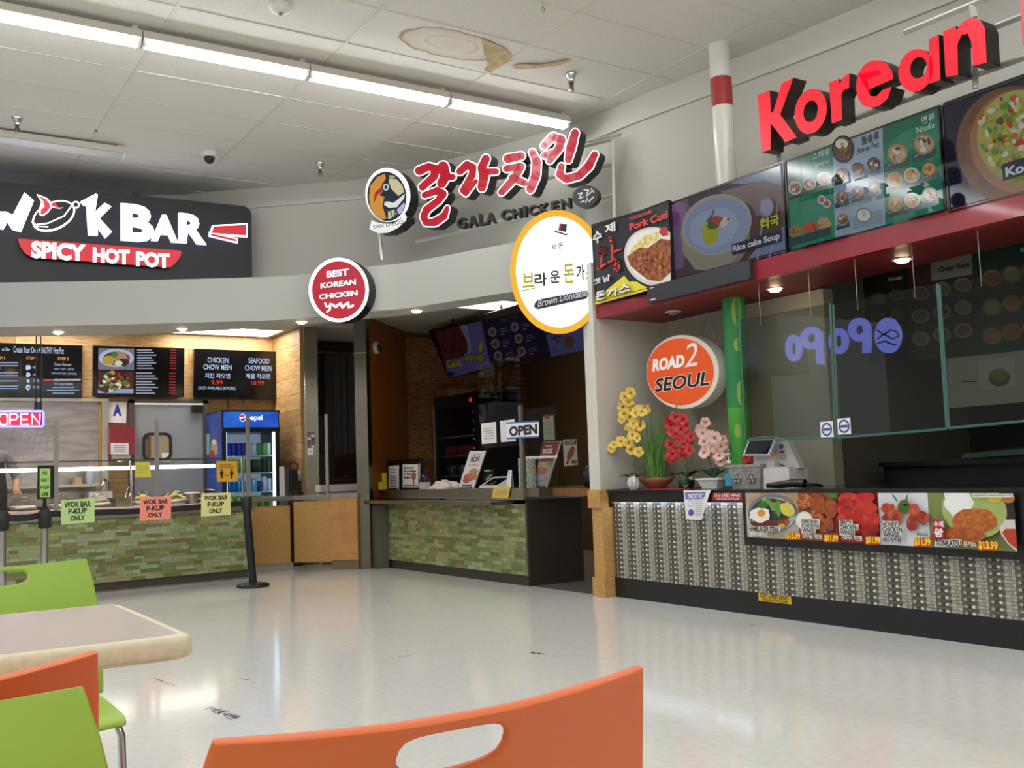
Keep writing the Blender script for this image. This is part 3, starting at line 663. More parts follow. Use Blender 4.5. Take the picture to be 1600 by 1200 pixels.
# rice cake soup screen
z2 = zm(1040,230,5.714); EM_ = .30
t, _ = screen('menu screen with a white bowl of rice cake soup', [(1047,318),(1224,252),(1227,391),(1052,440)], 0, grp=G1)
b = PR(SF, -.0035, z2, EM_, .12)
def inpoly(L): return L
b.poly([(40,495),(1048,125),(1075,935),(70,1190)], '5b4a5a').poly([(40,495),(190,445),(255,700),(150,1080),(62,1100)], '7d6c8c').poly([(560,320),(1048,130),(1058,350),(880,300),(700,330)], '93a0b8').poly([(480,400),(860,300),(1060,345),(1070,600),(850,700),(760,520)], M('6e4630', .3, emit=.25, col2='553222', ns=9))
b.poly([(700,640),(1060,560),(1075,930),(560,1060)], '5c3d33').poly([(860,840),(1070,700),(1075,935),(720,1020)], '8488b4').ell(120,580,70,100,'a07aa8',20).ell(90,640,45,70,'8a4a9a',16)
b.poly(ell(450,790,300,330,40,0,.35), '8a8878').poly([(130,750),(160,950),(260,1090),(420,1110),(560,1060),(650,960),(700,830)], 'a29c88').poly(ell(455,690,322,262,40,0,-.42), 'b5b4a8').poly(ell(460,700,300,238,40,0,-.42), '9aa8cc').poly(ell(430,720,225,170,36,.03,-.42), 'a9b6d6')
b.poly(ell(400,760,75,110,20,.12,.2), 'b6bb2e').poly(ell(430,680,60,55,16,.2), '4a6a3a').poly(ell(462,650,48,38,14,.15), 'b5502c').poly([(520,620),(590,630),(560,680),(510,720),(480,690)], 'd8d4d0').poly([(540,640),(585,625),(560,665)], '6a4a3a').stroke([(370,660),(420,600),(430,560)], 12, '52663a')
b.ell(900,535,68,88,'8d93aa',24,0,.1).ell(900,525,55,70,'a2aac4',22,0,.1).stroke([(1000,520),(985,620)], 10, '9a8a88').stroke([(870,630),(850,780),(820,1000)], 20, '8f94ad').stroke([(960,850),(930,980)], 10, 'a0a4c0')
b.txh('떡국', 850, 742, 1018, 100, 'c8d83a', .03).poly([(590,868),(1035,730),(1040,842),(595,968)], '2b3148').txh('Rice cake Soup', 602, 950, 1028, 72, 'dfe3f0', .035)
b.build('screen_image', t)
# green menu list screen
z3 = zm(1220,150,4.21)
t, _ = screen('green menu list screen headed Special, Stone Pot and Noodle', [(1228,250),(1472,163),(1475,333),(1231,393)], 0, grp=G1)
b = PR(SF, -.0035, z3, EM_, .1)
b.poly([(40,420),(1045,65),(1070,755),(60,1010)], M('2a8a6a', .1, emit=.28, col2='45a080', ns=4)).poly([(338,320),(668,200),(688,855),(358,930)], M('a9bcd2', .1, emit=.3)).poly([(672,200),(1045,65),(1040,140),(820,230),(672,330)], '2d7a5e')
b.poly([(45,430),(130,398),(135,525),(50,560)], '33584f')
b.txh('스페셜', 212, 422, 320, 46, 'e3ece6', .01).txh('Special', 220, 480, 322, 38, 'e3ece6', .01).txh('돌솥류', 532, 326, 652, 58, '14201e', .02).txh('Stone Pot', 502, 384, 652, 40, '14201e', .015).txh('면류', 928, 188, 1016, 52, 'e3ece6', .01).txh('Noodle', 896, 248, 1014, 42, 'e3ece6', .01)
DK2 = '23504c'
def dish(cx, cy, r, pl_, cols, sd, lab=True, inner=None):
    if lab: b.poly([(cx-r*1.1, cy+r*.62+r*.32), (cx+r*1.1, cy+r*.62-r*.32), (cx+r*1.12, cy+r*1.5-r*.32), (cx-r*1.08, cy+r*1.5+r*.32)], DK2)
    b.ell(cx, cy, r, r*.98, pl_, 18).ell(cx, cy, r*.82, r*.78, inner or cols[0], 16).blobs(cx, cy, r*.5, r*.5, 7, r*.3, cols, sd)
    if lab: b.txh('상차림', cx-r*.95, cy+r*1.3, cx+r*.3, r*.26, 'c9d8d4')
STN = ['8a5a34','d8d2c4','c4602e','5c7a3a','3a2a20','e0b84a']
b.ell(410,350,74,92,'1f2420',24).ell(410,345,62,78,'6a4a32',22).ell(400,315,42,34,'ecebe4',16).ell(405,318,15,13,'e0b030',12).blobs(430,370,35,40,9,14,['b8562a','4a3526','6a8a3a','c87838'],5)
sd = 10
for cx, cy in ((400,515),(505,480),(610,445),(404,665),(508,632),(614,600)): dish(cx, cy, 42, '1d211f', STN, sd); sd += 1
dish(408,812,40,'8f9a98',STN,30); b.poly([(470,800),(668,745),(672,830),(478,880)], '8fa3b4'); dish(545,785,52,'7d8a90',['e8e6da','7a8a4a','d8b84a','c8ccc4'],31,False)
for cx, cy, r in ((95,605,46),(187,575,46),(285,545,48)): dish(cx, cy, r, 'd3d6d0', ['c08a6a','c9a24a','7a5a3a','e6e2d6'], sd); sd += 1
b.ell(268,682,26,30,'d9d4cc').ell(268,682,18,21,'b06a4a').ell(302,708,26,28,'d9d4cc').ell(302,708,18,19,'a85a42')
for cx, cy, c in ((98,895,['a8834e','7a6a3a']),(195,868,['cc5a34','b8482a']),(285,840,['c8a070','a87a4a'])): b.ell(cx,cy,46,42,c[0],12,.1).blobs(cx,cy,32,28,8,13,c,sd).poly([(cx-46,cy+42),(cx+46,cy+18),(cx+46,cy+75),(cx-46,cy+100)], DK2); sd += 1
for cx, cy, r in ((768,378,68),(942,315,70)): dish(cx, cy, r, 'b08a5e', ['c9b08a','e6e2d8','5a4a3a','a8683a'], sd); sd += 1
for cx, cy in ((748,552),(860,520),(975,480),(752,710),(864,685),(982,650)): dish(cx, cy, 52, ['c9b48e','d6d4ce','6a4a3e','a8844e','c4c2ba','4a4a40'][sd % 6], ['d8a04a','c85a34','8a8a4a','d8d0b8','7a4a34'], sd); sd += 1
b.build('screen_image', t)
# salad bowl screen at the right edge
t, _ = screen('menu screen at the right edge showing a wooden bowl of salad', [(1474,163),(1762,60),(1765,262),(1478,333)], 0, grp=G1)
b = PR(SF, -.0035, z3, EM_, .12)
b.poly([(1068,45),(2260,-385),(2290,420),(1092,748)], '23243a').ell(1540,330,385,395,M('8a5a34', .2, emit=.3, col2='6a3f22', ns=6),44).ell(1580,300,335,345,M('a87244', .2, emit=.3),40).ell(1590,270,300,310,M('b5a848', .3, emit=.3, col2='8fae58', ns=24),40)
b.blobs(1500,250,200,240,90,24,['c9b84a','6a9a3a','d8d4a8','c8452a','e0ddd0','3f6a2a','c9c45a','d8603a'],77)
b.poly([(1455,450),(2100,250),(2105,370),(1462,560)], '23284a').txh('Korean Salad', 1480, 535, 2080, 66, 'dfe6f6', .04)
b.build('screen_image', t)
# shutter box under the panels
sb = thing('shutter_box', 'long black box under the pork cutlet panel', 'shutter box', SF.pt(-5.2,2.24))
p0, p1 = SF.px(1018,452), SF.px(1180,439)
MB().obox(SF, p0[0], p1[0], 2.245, 2.372, -.02, .045, M('2b2e33', .5)).build('case', sb)
MB().obox(SF, p0[0]+.03, p0[0]+.09, 2.262, 2.27, .045, .047, PAPER).obox(SF, p0[0]+.035, p0[0]+.075, 2.352, 2.358, .045, .047, PAPER).build('sticker', sb)

# ================================================================ RIGHT STALL: counter
CT = .835
ct_ = thing('service_counter', 'long black counter with woven grey front and black kick board', 'counter', (5.3,4.2,0))
MB().box((5.05,2.0,.15),(5.68,6.36,.70), M('2a2a28', .6)).build('body', ct_)
MB().box((5.02,2.0,0),(5.66,6.36,.15), M('161719', .35)).build('kick_board', ct_)
MB().box((5.0,2.0,.745),(5.70,6.36,.815), M('131315', .3)).build('top_band', ct_)
MB().box((4.985,1.98,.815),(5.71,6.37,CT), M('1c1c1e', .12)).build('countertop', ct_)
MB().box((5.052,2.0,.70),(5.66,6.36,.745), BLACKM).build('recess', ct_)
# woven front: dark uprights with grey splints over and under
wv = MB(); W1_, W2_, W3_, W4_ = M('5b584d', .45), M('9d9a8f', .4), M('b4b1a6', .35), M('d9d8d2', .3)
WD = M('4a473e', .5)
wv.box((5.035,2.0,.15),(5.05,6.33,.743), M('8b887d', .5))
P_ = .1575; rows = 32; rh = .592/rows; y = 6.31; k = 0
while y > 2.05:
    x = 5.03
    wv.box((x,y-.026,.15),(x+.01,y,.742), WD)
    for r in range(rows):
        z = .15+r*rh
        o = .012 if r % 2 else 0
        if r % 2: wv.box((x-.004,y-.062,z+.001),(x+.006,y+.03,z+rh*.86), W1_ if (r//2) % 1 == 0 else WD)
        else:
            wv.box((x-.003,y-.045,z+.002),(x+.006,y-.027,z+rh-.002), W4_)
            wv.box((x-.002,y+.002,z+.002),(x+.006,y+.016,z+rh-.002), W3_)
        wv.box((x-.002,y-.092-(.012 if r % 2 else 0),z+.0015),(x+.006,y-.064,z+rh-.0015), W2_ if r % 2 else W3_)
        wv.box((x-.001,y-.125,z+.0015),(x+.006,y-.094-(.012 if r % 2 else 0),z+rh-.0015), W3_ if r % 2 else W2_)
    y -= P_
tag(wv.build('woven_panel', ct_), 'grey woven splints', kind='stuff')
led = MB().box((5.004,2.05,.7446),(5.022,6.33,.7452), M('dfe8ff', .4, emit=12)); led.build('led_strip', ct_)
# wooden corner post
wp = thing('wooden_post', 'square wooden post at the counter end under the white partition', 'post', (4.99,6.43,0))
PWD = M('c49a5e', .5, col2='b5884c', ns=4, stretch=(5,5,20))
MB().box((4.935,6.365,.15),(5.055,6.50,.70), PWD).build('shaft', wp); MB().box((4.92,6.35,0),(5.07,6.515,.15), PWD).build('base_block', wp); MB().box((4.915,6.365,.70),(5.0,6.525,.84), PWD).build('top_block', wp)
# food photo strip
z5 = zm(1140,740,3.478); C2 = PX(4.978)
fs_ = thing('photo_strip', 'black framed strip of food photos with prices on the counter front', 'menu panel', C2.pt(-4,.48))
u0 = C2.px(1161,805)[0]; MB().obox(C2, u0, -2.9, .465, .83, -.02, 0, BLACK).build('frame', fs_)
b = PR(C2, .001, z5, .0, .3); b.clip = (85,105,1562,426)
def PH(q, c): b.poly(q, c)
PH([(85,105),(370,105),(378,360),(97,345)], M('b5b8b4', .4, col2='b08a62', ns=5)); PH([(370,105),(580,105),(585,370),(378,360)], M('8f4a26', .4)); PH([(580,105),(805,105),(820,385),(585,370)], M('8c1f1a', .4)); PH([(805,105),(1075,105),(1092,400),(820,385)], 'd9dbe0'); PH([(1075,105),(1540,105),(1565,425),(1092,400)], '7d8a4e')
b.ell(235,215,135,105,'6f7a7e',30).ell(237,222,122,92,'b9c0c2',30).ell(225,210,108,76,'39453a',26)
b.blobs(230,165,70,30,16,17,['6a9a45','b52f38','8fb35c','3f6e2c'],2).ell(265,190,20,42,'55923f',14,.2).ell(315,195,45,34,'d8c85a',16,.1,.6).ell(200,270,85,24,'6a2e1f',16,.1).ell(165,225,58,40,'efede6',18,.1).ell(172,215,22,19,'e39a2a',14).ell(285,268,30,20,'7a3a22',12,.1).ell(310,262,14,14,'c43020',10).ell(283,285,18,14,'d8a83a',10,.2)
OR = ['b8642a','a5521f','c87a38','94431a']
for cx, cy, rx, ry in ((410,150,45,42),(480,170,42,65),(545,190,35,60),(470,230,40,30),(520,280,50,40)): b.ell(cx,cy,rx,ry,M(random.choice(OR), .5, col2='8a3c16', ns=40),16,.12)
b.ell(405,255,48,50,'dcd8c8',18).ell(405,255,40,42,'efece0',18).poly([(535,105),(585,105),(585,135),(545,130)], '3f7a34')
for cx, cy, rx, ry in ((650,140,60,40),(740,130,50,35),(640,185,65,45),(740,190,60,40),(690,260,75,60),(780,250,35,45),(620,240,35,50),(760,310,50,40)): b.ell(cx,cy,rx,ry,M(random.choice(['b5201a','c43022','a01812']), .35, col2='d84a34', ns=22, lo=.5, hi=.75),16,.1)
for cx, cy, rx, ry in ((860,190,38,30),(900,230,40,34),(945,180,36,36),(1000,200,34,34),(1050,240,36,38),(990,265,30,50),(870,235,40,30)): b.ell(cx,cy,rx,ry,M(random.choice(['a8321e','b8482a','8f2416']), .35, col2='cc6a4a', ns=22, lo=.5, hi=.75),14,.12)
b.ell(950,185,34,30,'2f6a2a',12,.25).stroke([(965,115),(955,175)], [4,22], '356f30').stroke([(885,112),(910,150)], 6, '2a2a2e')
b.poly([(1290,105),(1540,105),(1560,300),(1475,260)], '2b2420').ell(1330,200,180,150,'a5b56a',34,0,.3).poly([(1165,105),(1300,105),(1330,160),(1290,230),(1220,240),(1180,190)], 'ecebe6').ell(1235,160,70,60,'f1f0ec',18,.06)
TK = M('c4702c', .5, col2='a5521c', ns=40); b.ell(1330,260,125,72,TK,24,.06).ell(1240,340,150,50,M('b5622a', .5, col2='94481a', ns=40),22,.05)
b.ell(1440,130,40,30,'d8c040').ell(1515,135,35,25,'c87a3a').poly([(1465,290),(1500,250),(1550,250),(1563,425),(1510,380),(1475,330)], 'd6cfc8').poly([(1480,320),(1500,300),(1556,300),(1562,412),(1515,375)], 'b5402c')
for s, x0, y0, x1, y1 in (('HAMBURGER STEAK',108,315,270,289),('ORIGINAL',392,273,485,250),('CHICKEN',393,297,482,273),('WINGS',395,321,462,298),('SPICY',600,280,664,255),('CHICKEN',600,305,696,280),('WINGS',602,332,675,307),('HONEY',830,288,910,262),('CHICKEN',832,317,936,291),('WINGS-',834,345,930,320),('TONKATSU',1120,392,1256,362)):
    w_ = x1-x0; b.rect(x0-5, y0+4, x1+5, y1-4, 'd8d6d0').txt(s, x0, y0, x1, y1, '1d1b1b', .03)
for s, x0, y0, x1, y1, c in (('함박스테이크',112,340,205,320,'f2f0ea'),('오리지날 치킨윙',395,352,498,330,'f2f0ea'),('스파이시 치킨윙',608,362,718,338,'f2f0ea'),('허니 치킨윙',834,376,928,350,'20202a'),('돈까스',1272,396,1340,370,'f2f0ea'),('6pcs)',524,322,576,300,'26262a'),('6pcs)',750,332,802,310,'26262a'),('6pcs)',1020,342,1076,318,'26262a')): b.txt(s, x0, y0, x1, y1, c, .02)
for s, x0, y0, x1, y1 in (('$13.99',310,358,382,322),('$11.99',516,370,588,334),('$11.99',742,382,816,344),('$11.99',1006,394,1090,352),('$13.99',1354,414,1455,370)): b.rect(x0-3, y0+3, x1+3, y1-3, 'c23a1c').txt(s, x0, y0, x1, y1, 'f4dc3a', .04)
b.rect(1104,250,1165,352,'b5202a').txt('수제', 1110, 290, 1160, 258, 'f4eeee', .03).txt('왕', 1112, 346, 1160, 298, 'f4eeee', .04)
b.rect(1322,108,1540,128,'e6e6e2').txt('Images Are For Reference Purpose Only', 1327, 125, 1535, 112, '2a2a2a', .01)
b.build('food_photos', fs_)
# notices and stickers on the counter
t = thing('notice_paper', 'white NOTICE sheet taped over the counter edge, folded at one corner', 'paper', C2.pt(-5.4,.62)); C3 = PX(4.965)
MB().prism(C3, [C3.px(*q) for q in ((1068,766),(1111,766),(1108,773),(1096,812.6),(1072,811.5))], 0, .001, PAPER).build('sheet', t)
b = PR(C3, .0015); b.poly([(1070,769),(1103,769),(1099,780),(1071,780)], '6a74b8').txt('NOTIC', 1075, 779, 1099, 771, 'f2f2f4', .03).ell(1078.5,787,4,5,'8a8ec8',16).ell(1078.5,787,3.3,4.2,'eeeef0',16).ell(1079.5,801,4.2,5.2,'4a58b0',16)
for k in range(8): b.rect(1086, 783+k*3.2, 1098-k*.3, 784+k*3.2, 'b5b5b8')
b.build('print', t)
t = thing('sticker', 'red STAY 6 FEET APART sticker on the black counter band', 'sticker', C2.pt(-5.1,.76))
C4 = PX(4.998); a0 = C4.px(1113,782); a1 = C4.px(1160,769); MB().obox(C4, a0[0], a1[0], a0[1], a1[1], 0, .001, M('b3202c', .5)).build('label', t)
b = PR(C4, .0015); b.txt('STAY 6 FEET APART', 1116, 776.5, 1157, 770.5, 'eee6e4', .03).txt('SAFE SOCIAL DISTANCING', 1120, 780.8, 1155, 777.6, 'eee6e4', .01); b.build('print', t)
t = thing('sticker', 'yellow STAY 6 FEET APART sticker on the black kick board', 'sticker', C2.pt(-4.7,.08))
C5 = PX(5.02); a0 = C5.px(1185,939); a1 = C5.px(1236,931); MB().prism(C5, [C5.px(*q) for q in ((1185,926),(1235.6,931),(1237,944.4),(1185.6,938.6))], 0, .001, M('d9b52a', .5)).build('label', t)
b = PR(C5, .0015); b.txt('STAY 6 FEET APART', 1188, 933.6, 1233, 931.2, '1c1a12', .03).txt('SAFE SOCIAL DISTANCING', 1191, 938, 1231, 939.2, '1c1a12', .02); b.build('print', t)
# --- orange oval sign
OF = PX(5.33); zo = zm(900,400,5)
t = thing('oval_sign', 'orange oval light box sign reading ROAD 2 SEOUL hanging on wires', 'sign', OF.pt(-5.8,1.6))
MB().prism(OF, pxp(OF, zo, ell(833,905,283,288,44)), -.1, 0, M('ece4d6', .4), M('d9d2c6', .4)).build('case', t)
b = PR(OF, .001, zo, .75); b.poly(ell(815,905,262,262,44), M('ee5a1a', .35, emit=.75))
b.txt('ROAD', 597, 905, 845, 765, 'fbf6f0', .05, .15).txt('2', 848, 870, 945, 672, 'f4e9e0', .0, .2).txt('SEOUL', 612, 1070, 1042, 892, 'f8efe4', .055, .2).txt('SEOUL', 616, 1066, 1038, 896, '1a0f0a', .03, .2)
b.build('printed_face', t)
wr = MB()
for x0, y0, x1, y1 in ((690,505,715,640),(990,430,980,580),(985,430,1040,630)): wr.tube([OF.pt(*OF.px(*zo(x0,y0)),-.05), OF.pt(*OF.px(*zo(x1,y1)),-.05)], .003, STEELB, 4)
wr.build('wires', t)
# --- hanging glass panes with green edges
GP = PX(5.12); GE = M('8fd6c6', .25, emit=.12)
GL2 = M('d6dbd7', .015, glass=.5)
def pane(label, q, st=None):
    p = [GP.px(*a) for a in q]; t = thing('hanging_sneeze_guard', label, 'glass pane', GP.pt(*p[3]), 'hanging sneeze guard panes')
    MB().prism(GP, p, 0, .002, GL2).build('glass', t)
    m = MB()
    for i, (a, c) in enumerate(((1,2),(2,3),(3,0))):
        if i == 2 and st is None: pass
        m.tube([GP.pt(*p[a]), GP.pt(*p[c])], .0075, GE, 4, False)
    m.build('edge', t)
    for k in (.25, .8):
        w_ = MB()
        u = p[0][0]+(p[1][0]-p[0][0])*k; v = p[0][1]+(p[1][1]-p[0][1])*k; w_.tube([GP.pt(u, v-.06), GP.pt(u, 2.236)], .0025, M('b9b4a8', .4, .6), 4); w_.build('hanging_cord', t)
    return t
pane('left hanging glass pane beside the green column', [(1155,500),(1297,474),(1305,683),(1165,688)])
pane('middle hanging glass pane with mirrored letters showing in it', [(1302,476),(1464,443),(1479,670),(1309,684)], 1)
pane('right hanging glass pane at the picture edge', [(1468,446),(1760,380),(1790,640),(1483,669)])
for lb, x, y in (('left round blue and white sticker on the hanging glass', 1292, 671), ('right round blue and white sticker on the hanging glass', 1319, 666)):
    G2 = PX(5.115); p = G2.px(x, y); t = thing('sticker', lb, 'sticker', G2.pt(*p), 'round stickers on the glass'); MB().obox(G2, p[0]-.05, p[0]+.05, p[1]-.05, p[1]+.05, 0, .001, PAPER).build('label', t)
    m = MB(); m.ring(G2, [(p[0]+.042*math.cos(k*.2618), p[1]+.042*math.sin(k*.2618)) for k in range(24)], [(p[0]+.03*math.cos(k*.2618), p[1]+.03*math.sin(k*.2618)) for k in range(24)], .001, .0014, M('3a4f9a', .5)); m.obox(G2, p[0]-.028, p[0]+.028, p[1]-.008, p[1]+.008, .001, .0016, M('3a4f9a', .5)); m.build('print', t)
# --- inside the right stall: dim menu boards and wall poster
IB = PX(6.3); zi = zm(1220,380,4.21)
def board(label, q, c, name='menu_board'):
    t = thing(name, label, 'menu board', IB.pt(*IB.px(*zi(*q[3]))), 'boards inside the stall'); MB().prism(IB, pxp(IB, zi, q), -.03, 0, M(c, .5)).build('panel', t); return t, PR(IB, .001, zi)
t, b = board('dim menu board headed Soup inside the stall', [(430,90),(835,0),(870,768),(445,790)], '22201f')
b.txh('Soup', 708, 260, 802, 34, 'cfcac2', .03)
for i in range(3):
    for j in range(3): cx, cy = 515+125*i, 390-25*i+130*j; b.ell(cx,cy,50,42,'5d5a55',16).ell(cx,cy,38,30,['6a4a34','7a6a4a','5a3a2a'][(i+j) % 3],14)
b.build('print', t)
t, b = board('dim menu board headed Over Rice inside the stall', [(835,0),(1262,-90),(1290,740),(870,768)], '2b2a28')
b.poly([(835,150),(985,110),(990,240),(845,275)], '4a2e1a').poly([(985,110),(1255,40),(1262,205),(990,250)], '8d8a80').txh('Over Rice', 1040, 196, 1245, 38, '141414', .03)
for i in range(3):
    for j in range(3): cx, cy = 920+140*i, 330-28*i+150*j; b.ell(cx,cy,58,48,'8a8680',16).ell(cx,cy,46,37,['6a3f2a','7a6a44','6a5a4a'][(i+2*j) % 3],14)
b.build('print', t)
t, b = board('dark green menu board inside the stall at the right edge', [(1262,-90),(1700,-180),(1720,690),(1290,740)], '1d3a30')
b.txh('Noodle', 1580, 68, 1700, 40, 'cfd6d0', .02)
for i in range(3):
    for j in range(3): cx, cy = 1390+130*i, 230-25*i+190*j; b.ell(cx,cy,66,56,'7a6a54',16).ell(cx,cy,52,42,['8a4a34','8a8a5a','9a6a3a'][(i+j) % 3],14)
b.build('print', t)
t, b = board('pale wall poster with a green rice dish behind the right glass pane', [(1090,760),(1640,700),(1650,1040),(1105,1085)], 'a8a294', 'wall_poster')
b.poly([(1300,770),(1530,745),(1545,945),(1310,965)], 'b5b0a4').ell(1438,885,70,58,'55503c',20).ell(1438,865,58,40,'6f7a44',18).rect(1185,905,1295,915,'7a3a34').build('print', t)
# dark stove line and green wrap inside
st = thing('equipment_counter', 'dark kitchen equipment line behind the counter under the glass', 'kitchen equipment', (6.2,3.3,0))
MB().box((6.1,.5,0),(6.6,4.6,.95), M('181818', .5)).build('cabinet', st); MB().box((6.05,.5,.95),(6.6,4.6,.985), M('2b2b2b', .3, .6)).build('top', st)
st = tag(MB().add([(5.98,3.9,1.02),(5.98,2.2,1.10),(6.3,2.2,1.12),(6.3,3.9,1.04),(5.96,3.9,.99),(5.96,2.2,1.05)], [(0,1,2,3),(4,5,1,0)], M('12402e', .5)).build('tarpaulin'), 'dark green tarpaulin over the equipment inside the stall', 'tarpaulin')
# ================================================================ THINGS ON THE RIGHT COUNTER
TZ = CT
def onx(x, y, X): f = PX(X); return f.pt(*f.px(x, y))
def leaf(mb, a, b, w, mat, bend=.3):
    """arched pointed leaf from a to b"""
    a, b = V(a), V(b); d = b-a; L = d.length; s = d.cross(V((0,0,1))); s = s.normalized() if s.length > 1e-4 else V((1,0,0)); pts = []
    for k in range(6):
        t = k/5; c = a+d*t+V((0,0,1))*bend*L*math.sin(math.pi*t)*.5; h = w*math.sin(math.pi*min(1,t*.92+.06))
        pts += [c-s*h, c+V((0,0,-.15*h)), c+s*h]
    mb.add(pts, [f for k in range(5) for f in ((3*k,3*k+1,3*k+4,3*k+3),(3*k+1,3*k+2,3*k+5,3*k+4))], mat, True)
def flower(par, p, r, col, ctr, seed, face=None):
    Rr = random.Random(seed); n = V(face or (-.75,-.6,.15)); n = (n+V((Rr.uniform(-.5,.5),Rr.uniform(-.5,.5),Rr.uniform(-.35,.35)))).normalized(); a = n.cross(V((0,0,1))).normalized(); b = n.cross(a); mb = MB()
    for k in range(5):
        t = k*1.2566+.3; d = a*math.cos(t)+b*math.sin(t); s = n.cross(d); q = []
        for i in range(8):
            al = i*.785; q.append(p+d*r*(.55+.5*math.cos(al))+s*r*.56*math.sin(al)+n*r*.12*(math.cos(al)))
        q.append(p+d*r*.55+n*r*.18); mb.add(q, [(i,(i+1)%8,8) for i in range(8)], col, True)
    mb.ball(p+n*r*.15, r*.2, ctr, 6); return mb.build('flower', par)
GRN = M('3f6a34', .5); DGR = M('23402a', .5); STM = M('57703a', .6)
def orchid(label, base, X, fl, r, col, ctr, stems, potf, leaves):
    t = thing('potted_orchid', label, 'plant', base, 'orchids on the counter'); potf(t)
    for s in stems:
        pts = [onx(x, y, X+.01) for x, y in s]; pts = [base+V((0,0,.06))]+pts; st_ = MB().tube(pts, .004, STM, 5).build('stem', t)
    for a in leaves: m = MB(); leaf(m, base+V((0,0,.075)), base+V(a[0]), a[1], a[2] if len(a) > 2 else DGR); m.build('leaf', t)
    for i, (x, y) in enumerate(fl): flower(st_, onx(x, y, X+random.uniform(-.03,.03)), r*random.uniform(.8,1.1), col, ctr, i*7+int(x))
    return t
X0 = 5.30
YEL = M('dcb93a', .5, col2='e8d069', ns=40); X0 = 5.12; b0 = onx(990,760,X0); b0.z = TZ+.004
def vase(t):
    m = MB(); c = BASE[t.name]; n = 20
    prof = [(.028,0),(.044,.03),(.046,.06),(.038,.09),(.034,.105)]
    for i in range(len(prof)-1):
        for k in range(n):
            q = []
            for (r_, z_), kk in ((prof[i],k),(prof[i],k+1),(prof[i+1],k+1),(prof[i+1],k)):
                rr_ = r_*(1+.07*math.cos(kk*math.pi)); q.append(c+V((rr_*math.cos(kk*6.2832/n), rr_*math.sin(kk*6.2832/n), z_)))
            m.add(q, [(0,1,2,3)], WHITE, True)
    m.build('ribbed_vase', t)
orchid('yellow orchid in a small white ribbed vase on the counter', b0, X0, [(985,614),(976,620),(982,628),(973,636),(985,641),(975,646),(993,645),(998,640),(983,651),(972,655),(990,662),(999,664),(985,668),(995,672),(988,680),(996,684),(982,692),(970,690),(960,695),(956,700),(986,702),(998,706),(1003,643),(1008,640)], .046, YEL, M('b56a2a', .5),
       [[(992,715),(996,680),(992,650),(985,625),(992,600)], [(990,720),(985,705),(970,695),(955,703)], [(995,710),(1000,670),(1003,640),(1010,632)]], vase,
       [((-.05,.12,.10),.03),((.03,-.14,.11),.03),((-.12,.02,.12),.028),((.08,.08,.13),.028)])
mt = tag(MB().lathe(V((5.33,6.02,TZ)), [(.001,.004),(.20,.004),(.23,.003),(.23,0)], M('a3202a', .6), 28, sx=.8, sy=1.45).build('place_mat'), 'round red mat under the flower pots', 'mat')
b1 = onx(1026,763,5.33); b1.z = TZ+.004
t = thing('potted_grass', 'tall green grass in a shallow terracotta bowl', 'plant', b1)
MB().lathe(b1, [(.05,0),(.07,.006),(.125,.055),(.15,.085),(.143,.085),(.118,.055),(.03,.03)], M('b07a56', .6), 22).build('bowl', t)
gm = MB(); Rg = random.Random(3)
for k in range(130):
    a = Rg.uniform(0,6.28); r_ = .07*math.sqrt(Rg.random()); p = b1+V((r_*math.cos(a), r_*math.sin(a), .07)); h = Rg.uniform(.3,.62); q = p+V((Rg.gauss(0,.055),Rg.gauss(0,.075),h)); w_ = V((-.5,.8,0))*.0035; mid = (p+q)/2+V((Rg.gauss(0,.01),Rg.gauss(0,.01),0))
    gm.add([p-w_, p+w_, mid+w_*.8, q, mid-w_*.8], [(0,1,2,3,4)], M(['5b8c3c','6fa548','86b45a','4a7a34'][k % 4], .6))
for k in range(40):
    a = Rg.uniform(0,6.28); p = b1+V((.05*math.cos(a),.05*math.sin(a),.08)); q = p+V((.15*math.cos(a),.15*math.sin(a),Rg.uniform(.02,.13))); w_ = V((-math.sin(a),math.cos(a),0))*.003; gm.add([p-w_,p+w_,q], [(0,1,2)], DGR)
tag(gm.build('grass_blades', t), kind='stuff')
b2 = onx(1073,762,5.30); b2.z = TZ+.004
def darkpot(t): c = BASE[t.name]; MB().lathe(c, [(.05,0),(.06,.02),(.065,.06),(.055,.06)], M('1e1a18', .5), 16).build('pot', t)
REDF = M('c0202a', .5, col2='d63a3a', ns=40)
orchid('red orchid with big glossy leaves in a dark pot', b2, 5.30, [(1055,651),(1045,658),(1047,664),(1067,655),(1070,661),(1050,674),(1057,677),(1064,671),(1072,676),(1079,683),(1062,688),(1068,693),(1076,688),(1047,694),(1050,709),(1056,706),(1068,703),(1077,703),(1066,712),(1048,715)], .044, REDF, M('7a1418', .5),
       [[(1072,720),(1066,690),(1060,665),(1056,640),(1057,632)], [(1070,725),(1056,708),(1048,712)], [(1080,730),(1081,690),(1081,662)]], darkpot,
       [((-.03,.02,.02),.04,M('3f8a4a', .3)),((-.06,-.05,-.0),.035,M('347a42', .3)),((.02,-.2,.12),.045),((.1,.12,.12),.04),((.0,.18,.1),.03),((-.05,.1,.1),.02,M('b5bf6a', .5)),((-.05,-.12,.06),.02,M('a5b55a', .5))])
b3 = onx(1116,761,5.26); b3.z = TZ+.002
def wpot(t):
    c = BASE[t.name]; m = MB(); a, b_ = .075, .05
    m.add([c+V((sx*w_, sy*h_, z_)) for z_, w_, h_ in ((0,b_,.075),(.062,a*.9,.105),(.062,a,.12),(.075,a,.12)) for sx, sy in ((-1,-1),(1,-1),(1,1),(-1,1))],
          [(3,2,1,0)]+[(4*i+k,4*i+(k+1)%4,4*i+4+(k+1)%4,4*i+4+k) for i in range(3) for k in range(4)]+[(12,13,14,15)], WHITE); m.build('pot', t)
